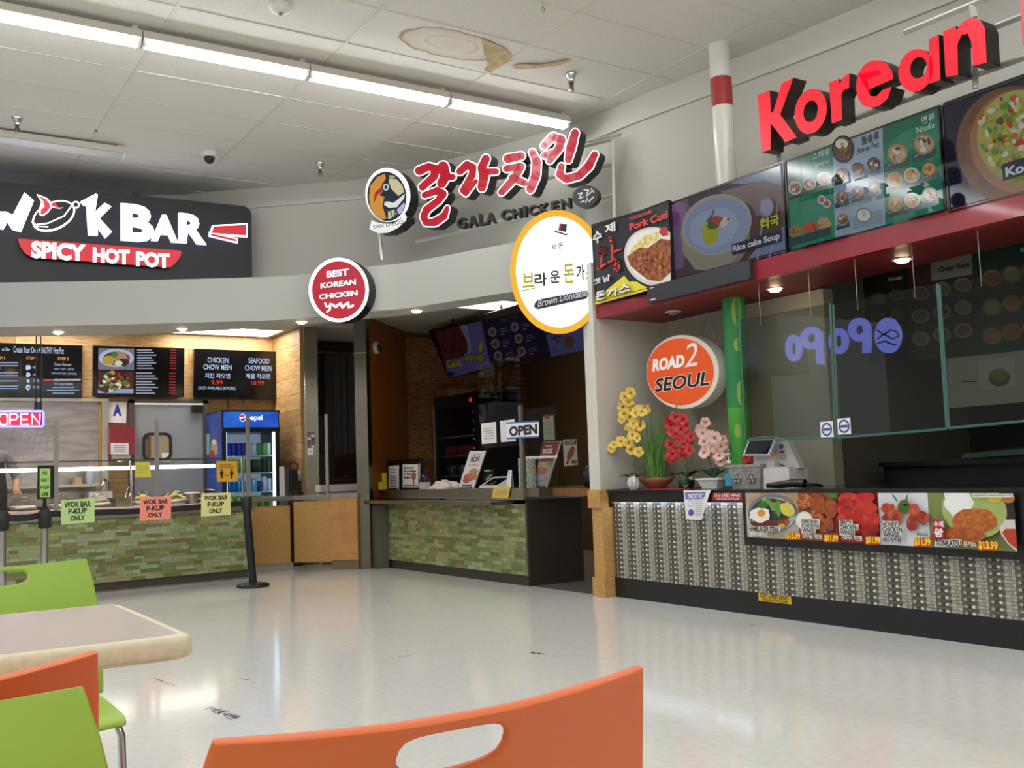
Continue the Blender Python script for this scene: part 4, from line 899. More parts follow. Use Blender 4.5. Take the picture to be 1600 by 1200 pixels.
PNK = M('dfae9f', .5, col2='e9c9bb', ns=40)
orchid('pale pink orchid in a white rectangular pot', b3, 5.26, [(1102,660),(1095,672),(1098,677),(1111,680),(1117,684),(1121,688),(1128,688),(1100,690),(1104,702),(1101,707),(1116,697),(1122,700),(1130,704),(1127,697),(1119,715),(1126,720),(1124,712)], .046, PNK, M('b0506a', .5),
       [[(1117,735),(1120,710),(1115,690),(1108,668),(1108,655)], [(1112,735),(1104,705),(1094,680)]], wpot,
       [((-.02,.18,.14),.045),((.05,-.16,.13),.04),((-.08,.05,.13),.045),((.1,.08,.15),.04)])
# sanitizer
p = onx(1141,756,5.22); p.z = TZ
t = thing('sanitizer_bottle', 'clear pump bottle of sanitizer with blue label', 'bottle', p)
MB().lathe(p, [(.034,0),(.036,.01),(.036,.14),(.015,.165),(.013,.18)], M('dff0f0', .08, glass=.4), 16).build('bottle', t); MB().lathe(p, [(.0365,.02),(.0365,.105)], M('3f9fc8', .5), 16).build('label_wrap', t)
MB().lathe(p, [(.016,.18),(.016,.2),(.005,.2),(.005,.235),(.016,.237),(.016,.25)], WHITE, 12).tube([p+V((0,0,.243)), p+V((-.03,.035,.24))], .006, WHITE, 6).build('pump', t)
# planter
a0 = onx(1136,757,5.2); 
t = thing('planter_box', 'grey embossed planter box with red roses', 'planter', (5.24,(onx(1136,757,5.2).y+onx(1192,757,5.2).y)/2,TZ))
y1_, y0_ = onx(1138,757,5.2).y, onx(1190,757,5.2).y; GP_ = M('a5a49c', .6, col2='8d8c84', ns=30, bump=.3)
m = MB(); m.add([(5.2+.012,y0_+.03,TZ),(5.30,y0_+.03,TZ),(5.30,y1_-.03,TZ),(5.2+.012,y1_-.03,TZ),(5.19,y0_,TZ+.15),(5.32,y0_,TZ+.15),(5.32,y1_,TZ+.15),(5.19,y1_,TZ+.15)], [(3,2,1,0),(4,5,6,7),(0,1,5,4),(1,2,6,5),(2,3,7,6),(3,0,4,7)], GP_)
m.box((5.182,y0_-.008,TZ+.15),(5.328,y1_+.008,TZ+.168), GP_); m.build('box', t)
m = MB(); PF = PX(5.2)
for s in (.28,.72):
    cy_ = -(y1_+(y0_-y1_)*s)
    for k in range(6):
        al = k*1.047; m.ball(PF.pt(cy_+.03*math.cos(al), TZ+.075+.03*math.sin(al), .004), (.008,.014,.014), GP_, 6)
    m.ball(PF.pt(cy_, TZ+.075, .004), (.01,.016,.016), GP_, 6)
m.build('embossed_rosette', t)
for x, y in ((1164,716),(1173,719),(1168,722)):
    q = onx(x, y, 5.25); MB().ball(q, .024, M('b5202a', .6), 8).ball(q+V((-.008,0,.008)), .016, M('cc343a', .6), 8).tube([q, q+V((0,0,-.08))], .003, STM, 4).build('rose', t)
# register tablet
t = thing('register_tablet', 'point of sale tablet with black screen on a white stand', 'cash register', (5.35,4.9,TZ))
A_, B_, C_, D_ = onx(1171,684,5.24), onx(1214,681,5.24), onx(1201,711,5.17), onx(1161,711,5.17)
nrm = (B_-A_).cross(D_-A_).normalized(); 
if nrm.x > 0: nrm = -nrm
MB().add([A_,B_,C_,D_]+[q-nrm*.018 for q in (A_,B_,C_,D_)], [(0,1,2,3),(7,6,5,4),(0,4,5,1),(1,5,6,2),(2,6,7,3),(3,7,4,0)], M('cfc9c2', .4)).build('case', t)
MB().add([A_*.95+C_*.05+nrm*.001, B_*.95+D_*.05+nrm*.001, C_*.95+A_*.05+nrm*.001, D_*.95+B_*.05+nrm*.001], [(0,1,2,3)], M('14182a', .08)).build('screen', t)
y_ = (onx(1180,740,5.26).y, onx(1212,740,5.26).y)
MB().add([(5.24,y_[0],TZ),(5.24,y_[1],TZ),(5.44,y_[1],TZ),(5.44,y_[0],TZ),(5.25,y_[0],TZ+.22),(5.25,y_[1],TZ+.22),(5.32,y_[1],TZ+.24),(5.32,y_[0],TZ+.24)], [(0,1,5,4),(1,2,6,5),(2,3,7,6),(3,0,4,7),(4,5,6,7)], M('c9c7c4', .4)).build('stand', t)
t = thing('card_terminal', 'tilted white customer terminal with card logos on its side', 'card terminal', (5.34,4.62,TZ+.1))
q = [onx(*a, 5.3) for a in ((1214,690),(1230,688),(1250,731),(1236,733),(1216,722))]
MB().prism(PX(5.3), [(-v_.y, v_.z) for v_ in q], -.05, 0, M('c4c2be', .4)).build('body', t)
b = PR(PX(5.3), .001); b.rect(1217,694,1224,701,'3a62b0').rect(1218,703.5,1226,708.5,'a83a34'); [b.rect(1218,711+k*3,1229,712+k*3,'8a8a8a') for k in range(3)]; b.build('card_logos', t)
t = thing('receipt_printer', 'white cube receipt printer on the counter', 'printer', (5.3,4.75,TZ)); ya, yb = onx(1194,760,5.22).y, onx(1234,760,5.22).y
MB().box((5.22,yb,TZ),(5.40,ya,TZ+.135), M('dcd9d4', .45)).build('body', t); MB().box((5.24,yb+.02,TZ+.135),(5.38,ya-.02,TZ+.143), M('cfccc8', .4)).build('lid', t)
t = thing('cable_bundle', 'black scanner with coiled cable lying on the counter', 'scanner', (5.15,4.55,TZ)); q0, q1 = onx(1202,758,5.12), onx(1258,755,5.14)
m = MB(); m.tube([V((5.10,q0.y,TZ+.022)), V((5.12,q0.y-.1,TZ+.025)), V((5.13,q0.y-.2,TZ+.035)), V((5.14,q1.y,TZ+.03))], [.016,.024,.026,.03], BLACK, 8); m.build('scanner', t)
MB().tube([V((5.14,q1.y,TZ+.03)), V((5.2,q1.y-.06,TZ+.02)), V((5.28,q1.y-.02,TZ+.01)), V((5.24,q1.y+.08,TZ+.01)), V((5.3,q1.y+.1,TZ+.008))], .008, BLACK, 6).build('cable', t)
# ================================================================ MIDDLE STALL (green tiled counter, dim kitchen)
GF = PX(4.95)
TGR = ['8e9a64','7a8852','9aa474','6a7748','98a27a','7f8e5a','98946a','78744e','9ea88a','8a8258']
def tilewall(fr, u0, u1, v0, v1, par, mat, rh, lmin, lmax, lim, seed, upx):
    """single mosaic strips; beyond the limit the rest is one joined part"""
    Rt = random.Random(seed); cells = []; v = v0
    while v < v1-.004:
        h = min(rh*Rt.choice((.8,1,1,1.15)), v1-v); u = u0-Rt.uniform(0, lmax)
        while u < u1:
            l = Rt.uniform(lmin, lmax); a, b_ = max(u,u0), min(u+l,u1)
            if b_-a > .008: cells.append((a, b_, v, v+h))
            u += l
        v += h
    cells.sort(key=lambda c: -(c[1]-c[0]) if upx(c) else 1)
    first = cells[:lim]; rest = cells[lim:]; md = {}
    for a, b_, c, d in first:
        MB().obox(fr, a+.001, b_-.001, c+.001, d-.001, 0, Rt.uniform(.004,.008), mat).build('tile', par)
    if rest:
        m = MB(); ms = [M(x, .22) for x in TGR]
        for a, b_, c, d in rest: m.obox(fr, a+.001, b_-.001, c+.001, d-.001, 0, Rt.uniform(.004,.008), Rt.choice(ms))
        tag(m.build('tile_field', par), kind='stuff')
TM = M('7d8a4d', .22, rand=TGR, col2='e2e2d0', ns=35, lo=.45, hi=.75)
GZ = .862
t = thing('service_counter', 'green mosaic tiled counter with steel top between the steel pillar and the dark gap', 'counter', (5.2,8.9,0))
MB().box((4.96,7.49,.09),(5.55,10.34,.72), M('8d8f7a', .6)).build('body', t)
MB().box((4.97,7.50,0),(5.55,10.34,.09), M('3f3b35', .4, .3)).build('kick_board', t)
MB().box((4.945,7.475,.085),(4.962,7.495,.73), STEELB).build('corner_trim', t)
MB().box((4.955,7.482,0),(5.56,7.492,.78), M('2f2518', .5)).build('dark_side_panel', t)
MB().box((4.93,7.48,.76),(5.6,8.9,GZ), STEEL).build('steel_top', t); MB().box((4.96,8.93,.765),(5.6,10.4,GZ-.005), STEEL).build('steel_top', t)
MB().box((4.72,7.70,.722),(4.96,10.42,.752), STEEL).build('tray_rail', t)
MB().box((4.80,10.28,.0),(4.95,10.40,.70), M('6f7264', .4, .5)).build('end_upright', t)
MB().box((4.97,7.3,.785),(5.12,7.48,GZ-.002), STEELB).build('end_cap', t)
tilewall(PX(4.96), -10.32, -7.495, .092, .722, t, TM, .036, .07, .2, 290, 5, lambda c: True)
MB().box((5.12,6.7,.79),(5.5,7.47,GZ-.01), M('8a5a2c', .5, col2='74481f', ns=5, stretch=(3,20,3))).build('wooden_ledge', t)
# glass guard with papers
X1 = 5.02; GG = PX(X1)
t = thing('glass_guard', 'clear sneeze guard pane on a grey post above the green tiled counter', 'glass pane', GG.pt(-7.6,GZ))
MB().prism(GG, [GG.px(*q) for q in ((746,569),(812,554.5),(818,696),(751,702))], 0, .005, PLEX).build('pane', t)
p = GG.px(817,764); MB().obox(GG, p[0]-.02, p[0]+.02, GZ, GG.px(816,633)[1], -.02, .008, GREYM).build('post', t)
MB().prism(GG, [GG.px(*q) for q in ((820,640),(869,634),(873,760),(823,762))], 0, .004, PLEX).build('pane', t)
def paper(label, fr, q, c='e9e8e4', lines=0, cat='paper', name='paper_notice', d=.006, txts=(), strip=None):
    t = thing(name, label, cat, fr.pt(*fr.px(*q[3], d), d)); MB().prism(fr, [fr.px(*a, d) for a in q], d, d+.0012, M(c, .6)).build('sheet', t)
    if lines or txts or strip:
        b = PR(fr, d+.0014)
        (x0,y0),(x1,y1),(x2,y2),(x3,y3) = q
        def bi(s, r_): return (x0+(x1-x0)*s+(x3-x0)*r_+(x0-x1+x2-x3)*s*r_, y0+(y1-y0)*s+(y3-y0)*r_+(y0-y1+y2-y3)*s*r_)
        for k in range(lines):
            r_ = .25+.6*k/max(1,lines); b.poly([bi(.15,r_),bi(.85,r_),bi(.85,r_+.035),bi(.15,r_+.035)], '8a8a8c')
        for s, r0, r1, c_, c0, c1 in (strip or ()): b.poly([bi(c0,r0),bi(c1,r0),bi(c1,r1),bi(c0,r1)], c_)
        for s, a0, r0, a1, r1, c_, bo in txts: b.txt(s, *bi(a0,r0), *bi(a1,r1), c_, bo)
        b.build('print', t)
    return t
paper('small white paper with five lines taped inside the glass', GG, [(752,662),(775,659),(776,692),(753,694)], lines=5)
paper('blank white paper behind the OPEN sign on the glass', GG, [(781,658),(804,655),(806,689),(783,691)], 'dfe0e4')
paper('white OPEN card with blue bars on the glass guard', GG, [(791,660),(842,657),(842,683.5),(792,686)], 'eef1f4', 0, 'sign', 'open_sign', .012, [('OPEN',.08,.86,.94,.18,'15171c',.05)], [(0,.0,.09,'2f62b0',0,1),(0,.91,1.,'2f62b0',0,1)])
GC = PX(4.925)
paper('yellow note taped to the front of the steel counter top', GC, [(772,760),(798,760),(794,778),(768,778)], 'e0bc4a', 4)
ZC = PX(5.16)
def stand(label, q, c, fn, name='tabletop_stand', X=5.16, th=.012):
    fr = PX(X); t = thing(name, label, 'table sign', fr.pt(*fr.px(*q[3]))); p = [fr.px(*a) for a in q]; s = GZ-min(p[2][1], p[3][1]); p = [(a, v_+s*(1-i//2)*1.0 if False else (GZ+.002 if i > 1 else v_)) for i, (a, v_) in enumerate(p)]
    MB().prism(fr, p, -th, 0, M(c, .5), M('cfcfcf', .4)).build('board', t)
    b = PR(fr, .001); fn(b); b.build('print', t)
    MB().obox(fr, min(p[2][0],p[3][0])+.02, max(p[2][0],p[3][0])-.02, GZ+.001, GZ+.012, -.04, .02, BLACK).build('foot', t); return t
def pf(b):
    b.txt('Chicken', 739,712,751,708,'4a4a50').txt('BOX', 735.5,722.5,750.5,713,'3a3a40',.03,.25); b.rect(731,726,748,727.5,'d8a08a')
    b.ell(740,737,7,5,'b59a6a',12,.1).ell(733,746,9,6,'c8705a',14,.1).ell(741,745,6,5,'cc8468',12,.1).ell(728,751,5,4,'b85a4a',10,.1); b.rect(722,757,737,759.5,'55555c')
stand('tilted white table sign reading Chicken BOX with fried chicken photo', [(734,705),(759,704),(740,763),(716,763)], 'e4e2de', pf)
def ff(b):
    b.poly([(848.5,691),(875.5,690),(864,722),(843,722)], '8f3a38').txt('FAMILY', 852,699,863,695,'eadcd8',.03,.2).txt('BOX', 848,709.5,864,700,'f0e8e4',.05,.25).rect(845,711.5,862,714.5,'d88a84')
    b.ell(849,727,8,6,'c9a88a',12,.1).ell(858,724,5,4,'8a9a5a',10,.1).ell(846,735,9,5,'c8805a',12,.1).rect(836,742,852,750,'b9b0bc')
stand('tilted red table sign reading FAMILY BOX on the wooden ledge side', [(849,690),(876,689),(854,753.5),(832,753.5)], 'b8a8a8', ff, X=5.2)
def mf(b):
    b.rect(610,733,619,735,'9a9a8a'); b.rect(610,737,617,739,'9a9a8a')
    for k in range(7): b.rect(609,744+k*3,620,745+k*3, 'c85a50' if k % 3 == 1 else '5a5a5a')
stand('small white price list stand on the steel counter', [(607,728),(622,727),(622,766),(607,766)], 'e6e4e0', mf, X=5.14)
def imf(b):
    b.rect(629,725.5,653.5,761.5,'e9e5dc')
    for s, x0, x1, y in (('Imma',631.5,647,733),('Korean',631.5,650,738),('Chic',631.5,643,743),('ken',631.5,642,748)): b.txt(s, x0, y, x1, y-4.6, '1a1a1a', .03)
    b.ell(646.5,744,3.5,6.5,'b5623a',14,.08).stroke([(646,750),(646,756)], 2.4, 'b5623a').rect(630.5,758,652,759.4,'55504a')
stand('black framed poster reading Imma Korean Chicken with a drumstick', [(627.5,723.5),(655,724),(655,764),(628,764)], '161616', imf, X=5.15)
t = thing('monitor', 'black monitor back behind the framed drumstick poster', 'monitor', (5.3,9.9,GZ)); fr = PX(5.22); a, c = fr.px(606,762), fr.px(656,716)
MB().obox(fr, a[0], c[0], GZ+.03, c[1], -.04, 0, BLACK).build('case', t); MB().obox(fr, (a[0]+c[0])/2-.12, (a[0]+c[0])/2+.12, GZ, GZ+.03, -.1, .03, BLACK).build('foot', t)
for lb, x0, x1, y0, X in (('yellow box with a black round badge on the counter end', 584.5, 597, 739, 5.10), ('smaller yellow box in front of the other one', 582, 591.5, 753, 5.03)):
    fr = PX(X); a, c = fr.px(x0,760), fr.px(x1,y0); t = thing('yellow_box', lb, 'box', fr.pt(a[0],GZ), 'yellow boxes'); MB().obox(fr, a[0], c[0], GZ+.0, c[1], -.06, 0, M('d8c22a', .5)).build('carton', t)
    m = MB(); cu, cv = (a[0]+c[0])/2, c[1]-(c[0]-a[0])*.5; m.prism(fr, [(cu+(c[0]-a[0])*.38*math.cos(k*.35), cv+(c[0]-a[0])*.38*math.sin(k*.35)) for k in range(18)], 0, .002, BLACK); m.build('badge', t)
fr = PX(5.02); t = thing('charger_puck', 'black gadget on a pale cup at the counter end', 'gadget', fr.pt(fr.px(588,770)[0], GZ-.09)); p = fr.pt(fr.px(587,770)[0], .79, .05)
MB().lathe(p, [(.03,-.03),(.038,.03),(.038,.07)], M('b5b2a8', .5), 14).build('cup', t); MB().lathe(p, [(.05,.07),(.05,.09),(.03,.1)], BLACK, 14).build('gadget', t)
# crumpled paper bag
c = ZC.pt(ZC.px(697,762)[0], GZ); Rb = random.Random(9); m = MB(); n, h = 16, 7
vs = []
for i in range(h):
    th = math.pi/2*i/(h-1)
    for k in range(n):
        j = Rb.uniform(.78,1.18); vs.append(c+V((.11*math.cos(th)*math.cos(k*6.2832/n)*j, .30*math.cos(th)*math.sin(k*6.2832/n)*j, max(0,.085*math.sin(th)*j))))
m.add(vs, [(i*n+k, i*n+(k+1)%n, (i+1)*n+(k+1)%n, (i+1)*n+k) for i in range(h-1) for k in range(n)], M('ddd0c8', .7)); tag(m.build('paper_bag'), 'crumpled white paper bag lying on the steel counter', 'bag')
c = ZC.pt(ZC.px(664,763)[0], GZ); t = thing('candy_pack', 'small foil pack with purple top on the counter', 'package', c)
MB().box((c.x-.03,c.y-.07,GZ),(c.x+.03,c.y+.07,GZ+.075), M('c9c4b4', .5)).build('tray', t); m = MB()
for k in range(9): m.ball(c+V((Rb.uniform(-.02,.02),Rb.uniform(-.06,.06),.09+Rb.uniform(0,.05))), .026, M(['3a3560','2a2a44','4a4a5a'][k % 3], .3), 6)
m.build('foil_pieces', t)
c = PX(5.2).pt(PX(5.2).px(765,763)[0], GZ); t = thing('glass_jar', 'clear jar filled with wrapped mints', 'jar', c)
MB().lathe(c, [(.05,0),(.055,.01),(.055,.13),(.045,.15),(.047,.165)], M('e8efe8', .03, glass=.4), 18).build('glass', t); m = MB()
for k in range(26): a = Rb.uniform(0,6.28); r_ = Rb.uniform(0,.038); m.ball(c+V((r_*math.cos(a), r_*math.sin(a), .012+.0045*k)), .012, M(['7f9a86','b5c4b5','68806c'][k % 3], .5), 6)
m.build('mints', t); MB().lathe(c, [(.05,.165),(.05,.18),(0,.182)], M('8f938c', .3, .8), 16).build('lid', t)
t = thing('payment_terminal', 'white tilted payment tablet beside the jar', 'card terminal', ZC.pt(ZC.px(785,763)[0], GZ)); f_ = PX(5.05)
A_, B_, C_, D_ = onx(770,748,5.08), onx(790,748,5.2), onx(790,757,5.1), onx(763,757,5.0)
y0_ = ZC.pt(*ZC.px(768,760)).y; y1_ = ZC.pt(*ZC.px(797,760)).y
MB().add([(5.02,y0_,GZ+.004),(5.02,y1_,GZ+.004),(5.2,y1_,GZ+.004),(5.2,y0_,GZ+.004),(5.02,y0_,GZ+.022),(5.02,y1_,GZ+.022),(5.2,y1_,GZ+.11),(5.2,y0_,GZ+.11)], [(3,2,1,0),(0,1,5,4),(1,2,6,5),(2,3,7,6),(3,0,4,7),(4,5,6,7)], M('d6d4d2', .4)).build('body', t)
MB().add([(5.035,y0_-.03,GZ+.0305),(5.035,y1_+.03,GZ+.0305),(5.17,y1_+.03,GZ+.0965),(5.17,y0_-.03,GZ+.0965)], [(0,1,2,3)], SCR).build('screen', t)
MB().add([(5.1,y1_-.01,GZ),(5.1,y1_-.1,GZ),(5.2,y1_-.01,GZ),(5.14,y1_-.01,GZ+.17),(5.17,y1_-.03,GZ+.17)], [(0,1,4,3),(1,2,4),(0,3,2),(2,3,4)], M('dcdad8', .4)).build('stand', t)
t = thing('card_rack', 'clear rack of small printed cards behind the grey post', 'rack', (5.12,7.5,GZ)); fr = PX(5.14); 
for x0, x1 in ((811,815),(823,832)):
    a, c = fr.px(x0,763), fr.px(x1,716); MB().obox(fr, a[0], c[0], GZ+.001, c[1], -.03, 0, M('c9c8c0', .4, col2='8f8f88', ns=40)).build('cards', t); MB().obox(fr, a[0], c[0], c[1]*.55+GZ*.45, c[1]*.58+GZ*.42, 0, .002, M('cfc04a', .5)).build('yellow_reflection', t)  # yellow reflection painted as a strip across the cards
# pinned sheet, poster, pot behind the counter
fr = PX(5.6)
t = paper('pale sheet held by a red clip hanging behind the glass', fr, [(848,651),(865,649),(867,687),(850,688)], 'a8a48c', 4); p = fr.pt(*fr.px(856,651), .01)
MB().box((p.x-.01,p.y-.03,p.z-.015),(p.x+.01,p.y+.03,p.z+.02), M('b3342c', .4)).build('red_clip', t)
fr = PX(6.2); t = paper('poster reading REVOLVE with a brown drumstick in the dark kitchen', fr, [(879.5,687),(901,686),(903,726),(881.5,729)], 'cfcbbd', 0, 'poster', 'wall_poster', .0, [('REVOLVE',.12,.22,.98,.03,'2a2622',.04)])
b = PR(fr, .002); b.poly(ell(892,708,4.5,12,18,.05,.35), '9a5a34').stroke([(889,717),(886,724)], 3, '9a5a34').rect(893,719,901,724,'6a665e'); b.build('drumstick_print', t)
bp = thing('black_kettle', 'round black pot on the wooden ledge by the white partition', 'pot', (5.34,6.98,GZ-.01)); p = V((5.34,6.98,GZ-.01))
MB().lathe(p, [(.07,0),(.1,.02),(.115,.08),(.105,.15),(.07,.19),(.02,.2)], M('17181b', .3), 20).build('body', bp); MB().lathe(p, [(.02,.2),(.022,.215),(0,.22)], BLACK, 10).build('knob', bp); MB().tube([p+V((0,-.1,.14)), p+V((-.02,-.13,.2)), p+V((-.02,0,.26)), p+V((-.02,.13,.2)), p+V((0,.1,.14))], .008, BLACK, 6).build('handle', bp)
# drinks fridge in the dark
FX = 6.2; fr = PX(FX)
u0, u1 = fr.px(681,700)[0], fr.px(746,700)[0]; vt = fr.px(710,617)[1]
t = thing('drinks_fridge', 'black glass door drinks fridge in the dim middle kitchen', 'fridge', fr.pt((u0+u1)/2,0))
m = MB(); m.obox(fr, u0, u0+.07, .0, vt, -.6, 0, BLACK).obox(fr, u1-.07, u1, 0, vt, -.6, 0, BLACK).obox(fr, u0, u1, vt-.16, vt, -.6, .01, BLACK).obox(fr, u0, u1, 0, .25, -.6, .01, BLACK).obox(fr, u0, u1, 0, vt, -.62, -.58, M('3a3f40', .5, emit=.12)); m.build('cabinet', t)
MB().obox(fr, u1-.14, u1-.08, vt-.12, vt-.07, .01, .013, M('d83a30', .5, emit=.6)).build('red_display', t)
sh = []
for y in (681, 711, 743):
    v = fr.px(712, y)[1]; sh.append(v); MB().obox(fr, u0+.07, u1-.07, v-.02, v, -.5, -.03, M('9aa2a4', .4)).build('shelf', t)
MB().obox(fr, u0+.07, u1-.07, .25, vt-.16, -.012, -.006, M('dfe6e4', .02, glass=.25)).build('glass_door', t); MB().obox(fr, u0+.085, u0+.105, .9, 1.3, -.004, .03, BLACK).build('handle', [o for o in t.children if o.name.startswith('glass_door')][0])
m = MB()
for k in range(9): v = vt-.25-k*.11; m.obox(fr, u1-.1, u1-.085, v, v+.02, -.03, -.014, M('e8f0f0', .5, emit=.8))
m.build('led_dots', t)
def can(par_label, p, r, h, c, grp, cat='can', name='drink_can', cap='b5b5b5'):
    o = MB().lathe(p, [(r*.85,0),(r,h*.05),(r,h*.9),(r*.8,h)], M(c, .3, .3), 10).build(name, at=p); tag(o, par_label, cat, grp)
    q = MB().lathe(p, [(r*.8,h),(r*.78,h*1.015),(0,h*1.016)], M(cap, .3, .7), 10).build('top', o); return o
c0 = None; W2 = u1-u0-.2
for k in range(8):
    p = fr.pt(u0+.1+W2*(k+.5)/8*.85, sh[1], -.1)
    can('red drink can on the upper stocked shelf of the black fridge', p, .031, .115, ['a8202a','941c24'][k % 2], 'red cans in the black fridge')
for k in range(8):
    p = fr.pt(u0+.1+W2*(k+.5)/8*.85, sh[2], -.1)
    can('small bottle on the lower shelf of the black fridge', p, .03, .13, ['6a2a2e','8a8f8c','55504a'][k % 3], 'bottles in the black fridge', 'bottle', 'drink_bottle')
t = tag(MB().obox(fr, u0-.05, u0+.3, vt+.002, vt+.1, -.4, -.05, M('8a6238', .7)).build('cardboard_box'), 'brown cardboard box on top of the black fridge', 'box')
MB().obox(fr, u0+.11, u0+.14, vt+.1, vt+.103, -.4, -.05, M('a98a5c', .4)).build('tape', t)
MB().obox(fr, u0-.05, u0+.3, vt+.06, vt+.064, -.05, -.047, M('6e4d2a', .7)).build('flap_edge', t)
t = thing('mop_broom', 'pale pole standing beside the black fridge', 'pole', fr.pt(u0-.12,0)); MB().obox(fr, u0-.03, u0-.012, 0, vt-.1, .0, .016, M('9a958a', .5)).build('handle', t); MB().obox(fr, u0-.09, u0+.0, 0, .04, -.02, .05, M('5a5a5a', .8)).build('head', t)
# three tilted menu screens
tu = V((0,-1,0)); bv = V((6.1, 0, 0)); vdir = V((-.42, 0, .90)).normalized()
p0 = PX(6.1).pt(*PX(6.1).px(701,591)); TF = FR(p0, tu, vdir)
zt = zm(660,460,5.714)
def tscreen(label, u0, u1, fn):
    t = thing('menu_screen', label, 'menu screen', TF.pt((u0+u1)/2,0), 'tilted menu screens in the middle kitchen'); MB().obox(TF, u0, u1, 0, .64, -.05, 0, BLACK).build('case', t); b = PR(TF, .001, zt, .10, .15); fn(b); b.build('screen_image', t)
    MB().tube([TF.pt((u0+u1)/2,.6,-.05), V((TF.pt((u0+u1)/2,.6,-.05).x, TF.pt((u0+u1)/2,.6,-.05).y, 2.86))], .015, BLACK, 6).build('ceiling_mount', t)
def g1(b):
    b.poly([(118,330),(525,240),(612,650),(238,745)], '6a68a8').poly([(118,330),(330,283),(385,380),(410,480),(360,560),(190,600)], M('6e2a2e', .3, emit=.1, col2='4a1a20', ns=14)).poly([(330,283),(400,268),(440,500),(410,540),(400,420)], '8f90c4').poly([(205,680),(300,700),(250,745),(235,740)], '24306a')
    b.txh('Gala', 230, 668, 372, 92, '1c1c12', .08).txh('Wings', 388, 634, 582, 92, '1c1c12', .08).txh('Gala', 234, 662, 368, 80, 'b5aa2e', .03).txh('Wings', 392, 628, 578, 80, 'b5aa2e', .03).poly([(500,470),(525,410),(535,440),(540,470),(520,520),(505,510)], 'b5aa2e')
tscreen('left tilted screen with red chicken photo and Gala Wings lettering', 0, 1.02, g1)
def g2(b):
    b.poly([(530,235),(1035,120),(1130,565),(620,648)], '1f2140').txh('Pork Cutlet', 698, 248, 880, 34, '6a5a34', .02)
    for cx, cy in ((625,335),(650,440),(676,548),(825,290),(858,395),(886,510)):
        b.ell(cx,cy,38,44,'8a8498',16).ell(cx,cy,22,26,'7a4a3a',12,.1)
        b.poly([(cx+60,cy-25),(cx+125,cy-38),(cx+127,cy-28),(cx+62,cy-15)], '66688a').poly([(cx+65,cy-5),(cx+140,cy-20),(cx+142,cy-10),(cx+67,cy+5)], '66688a').poly([(cx+70,cy+18),(cx+105,cy+11),(cx+107,cy+22),(cx+72,cy+29)], '7a7c9a')
tscreen('middle tilted dark blue screen listing pork cutlet dishes', 1.04, 2.16, g2)
def g3(b):
    b.poly([(1105,365),(1700,240),(1760,440),(1150,555)], '6a70b8').ell(1305,425,52,55,'7a4a44',18,.1).ell(1258,455,26,45,'5a7a7a',12,.15).ell(1212,422,17,20,'a03a48',12).txh('MENU', 1165, 405, 1250, 24, '1c1c30', .04)
    for k in range(4): b.poly([(1150,470+k*18),(1190,463+k*18),(1191,470+k*18),(1151,477+k*18)], '3a3e74')
tscreen('right tilted pale blue screen partly behind the yellow rimmed sign', 2.18, 3.2, g3)
p = GW.pt(.32,2.52,.0); t = thing('wall_camera', 'white dome camera on the brown veneer wall beside the steel pillar', 'security camera', p)
MB().lathe(p, [(.07,0),(.072,.03),(.06,.045)], M('d9d4ca', .5), 18, axis=GW.n).build('housing', t); MB().ball(p+GW.n*.05, .04, M('1a1512', .1), 12).build('bubble', t)
# grey shutter and pale frame far inside
t = thing('roller_shutter', 'dim grey roller shutter deep in the middle kitchen', 'shutter', (7.66,8.6,1.0)); fr = PX(7.66)
for k in range(10): MB().obox(fr, -9.0, -7.2, .9+.1*k, .995+.1*k, -.02, .0+.005*(k % 2), M('3f4038', .6)).build('slat', t)
# ================================================================ LEFT STALL (hot pot bar)
WF = FR((1.86,10.37), (math.cos(.1), math.sin(.1)))
def wsh(d): return FR(WF.pt(0,0,d), WF.u)
UE = WF.px(388,850)[0]
t = thing('service_counter', 'long green mosaic tiled counter with steel top behind the belt barrier', 'counter', WF.pt(0,0))
MB().obox(WF, -3, UE, .09, .70, -.8, -.006, M('8d8f7a', .6)).build('body', t); MB().obox(WF, -3, UE, 0, .088, -.8, -.02, M('4a453f', .4, .3)).build('kick_board', t)
MB().obox(WF, -3, UE, .004, .012, -.02, -.012, M('a5a196', .3, .8)).build('floor_strip', t)
MB().obox(WF, -3, UE+.06, .705, .785, -.85, .03, STEEL).build('steel_top', t); MB().obox(WF, -3, UE, .785, .80, -.85, -.06, M('d2b8a8', .35)).build('serving_board', t)
tilewall(FR(WF.pt(0,0,-.006), WF.u), -1.25, UE-.005, .09, .704, t, TM, .034, .07, .22, 295, 8, lambda c: c[1] > -.85)
MB().obox(WF, UE-.006, UE+.006, .09, .70, -.02, .003, STEELB).build('corner_trim', t)
# sneeze guard with shelf and lamp
GD = wsh(-.18)
t = thing('sneeze_guard', 'glass sneeze guard with shelf and light tube on the hot pot counter', 'glass guard', WF.pt(0,.8,-.2))
a, c = GD.px(0,727), GD.px(345,713); zs_ = (a[1]+c[1])/2; uE = c[0]
MB().obox(GD, -3, uE, zs_-.006, zs_+.006, -.35, .05, M('dfe8e6', .03, glass=.4)).build('glass_shelf', t)
MB().obox(GD, -3, uE, zs_-.004, zs_+.004, .05, .053, M('2f3230', .3)).build('shelf_edge', t)
MB().tube([GD.pt(-3,zs_-.075,-.05), GD.pt(uE-.05,zs_-.075,-.05)], .017, M('fff4e6', .4, emit=14), 8).build('light_tube', t)
MB().add([GD.pt(-3,zs_,.05), GD.pt(uE,zs_,.05), GD.pt(uE,.82,.12), GD.pt(-3,.82,.12)], [(0,1,2,3)], PLEX).build('front_glass', t)
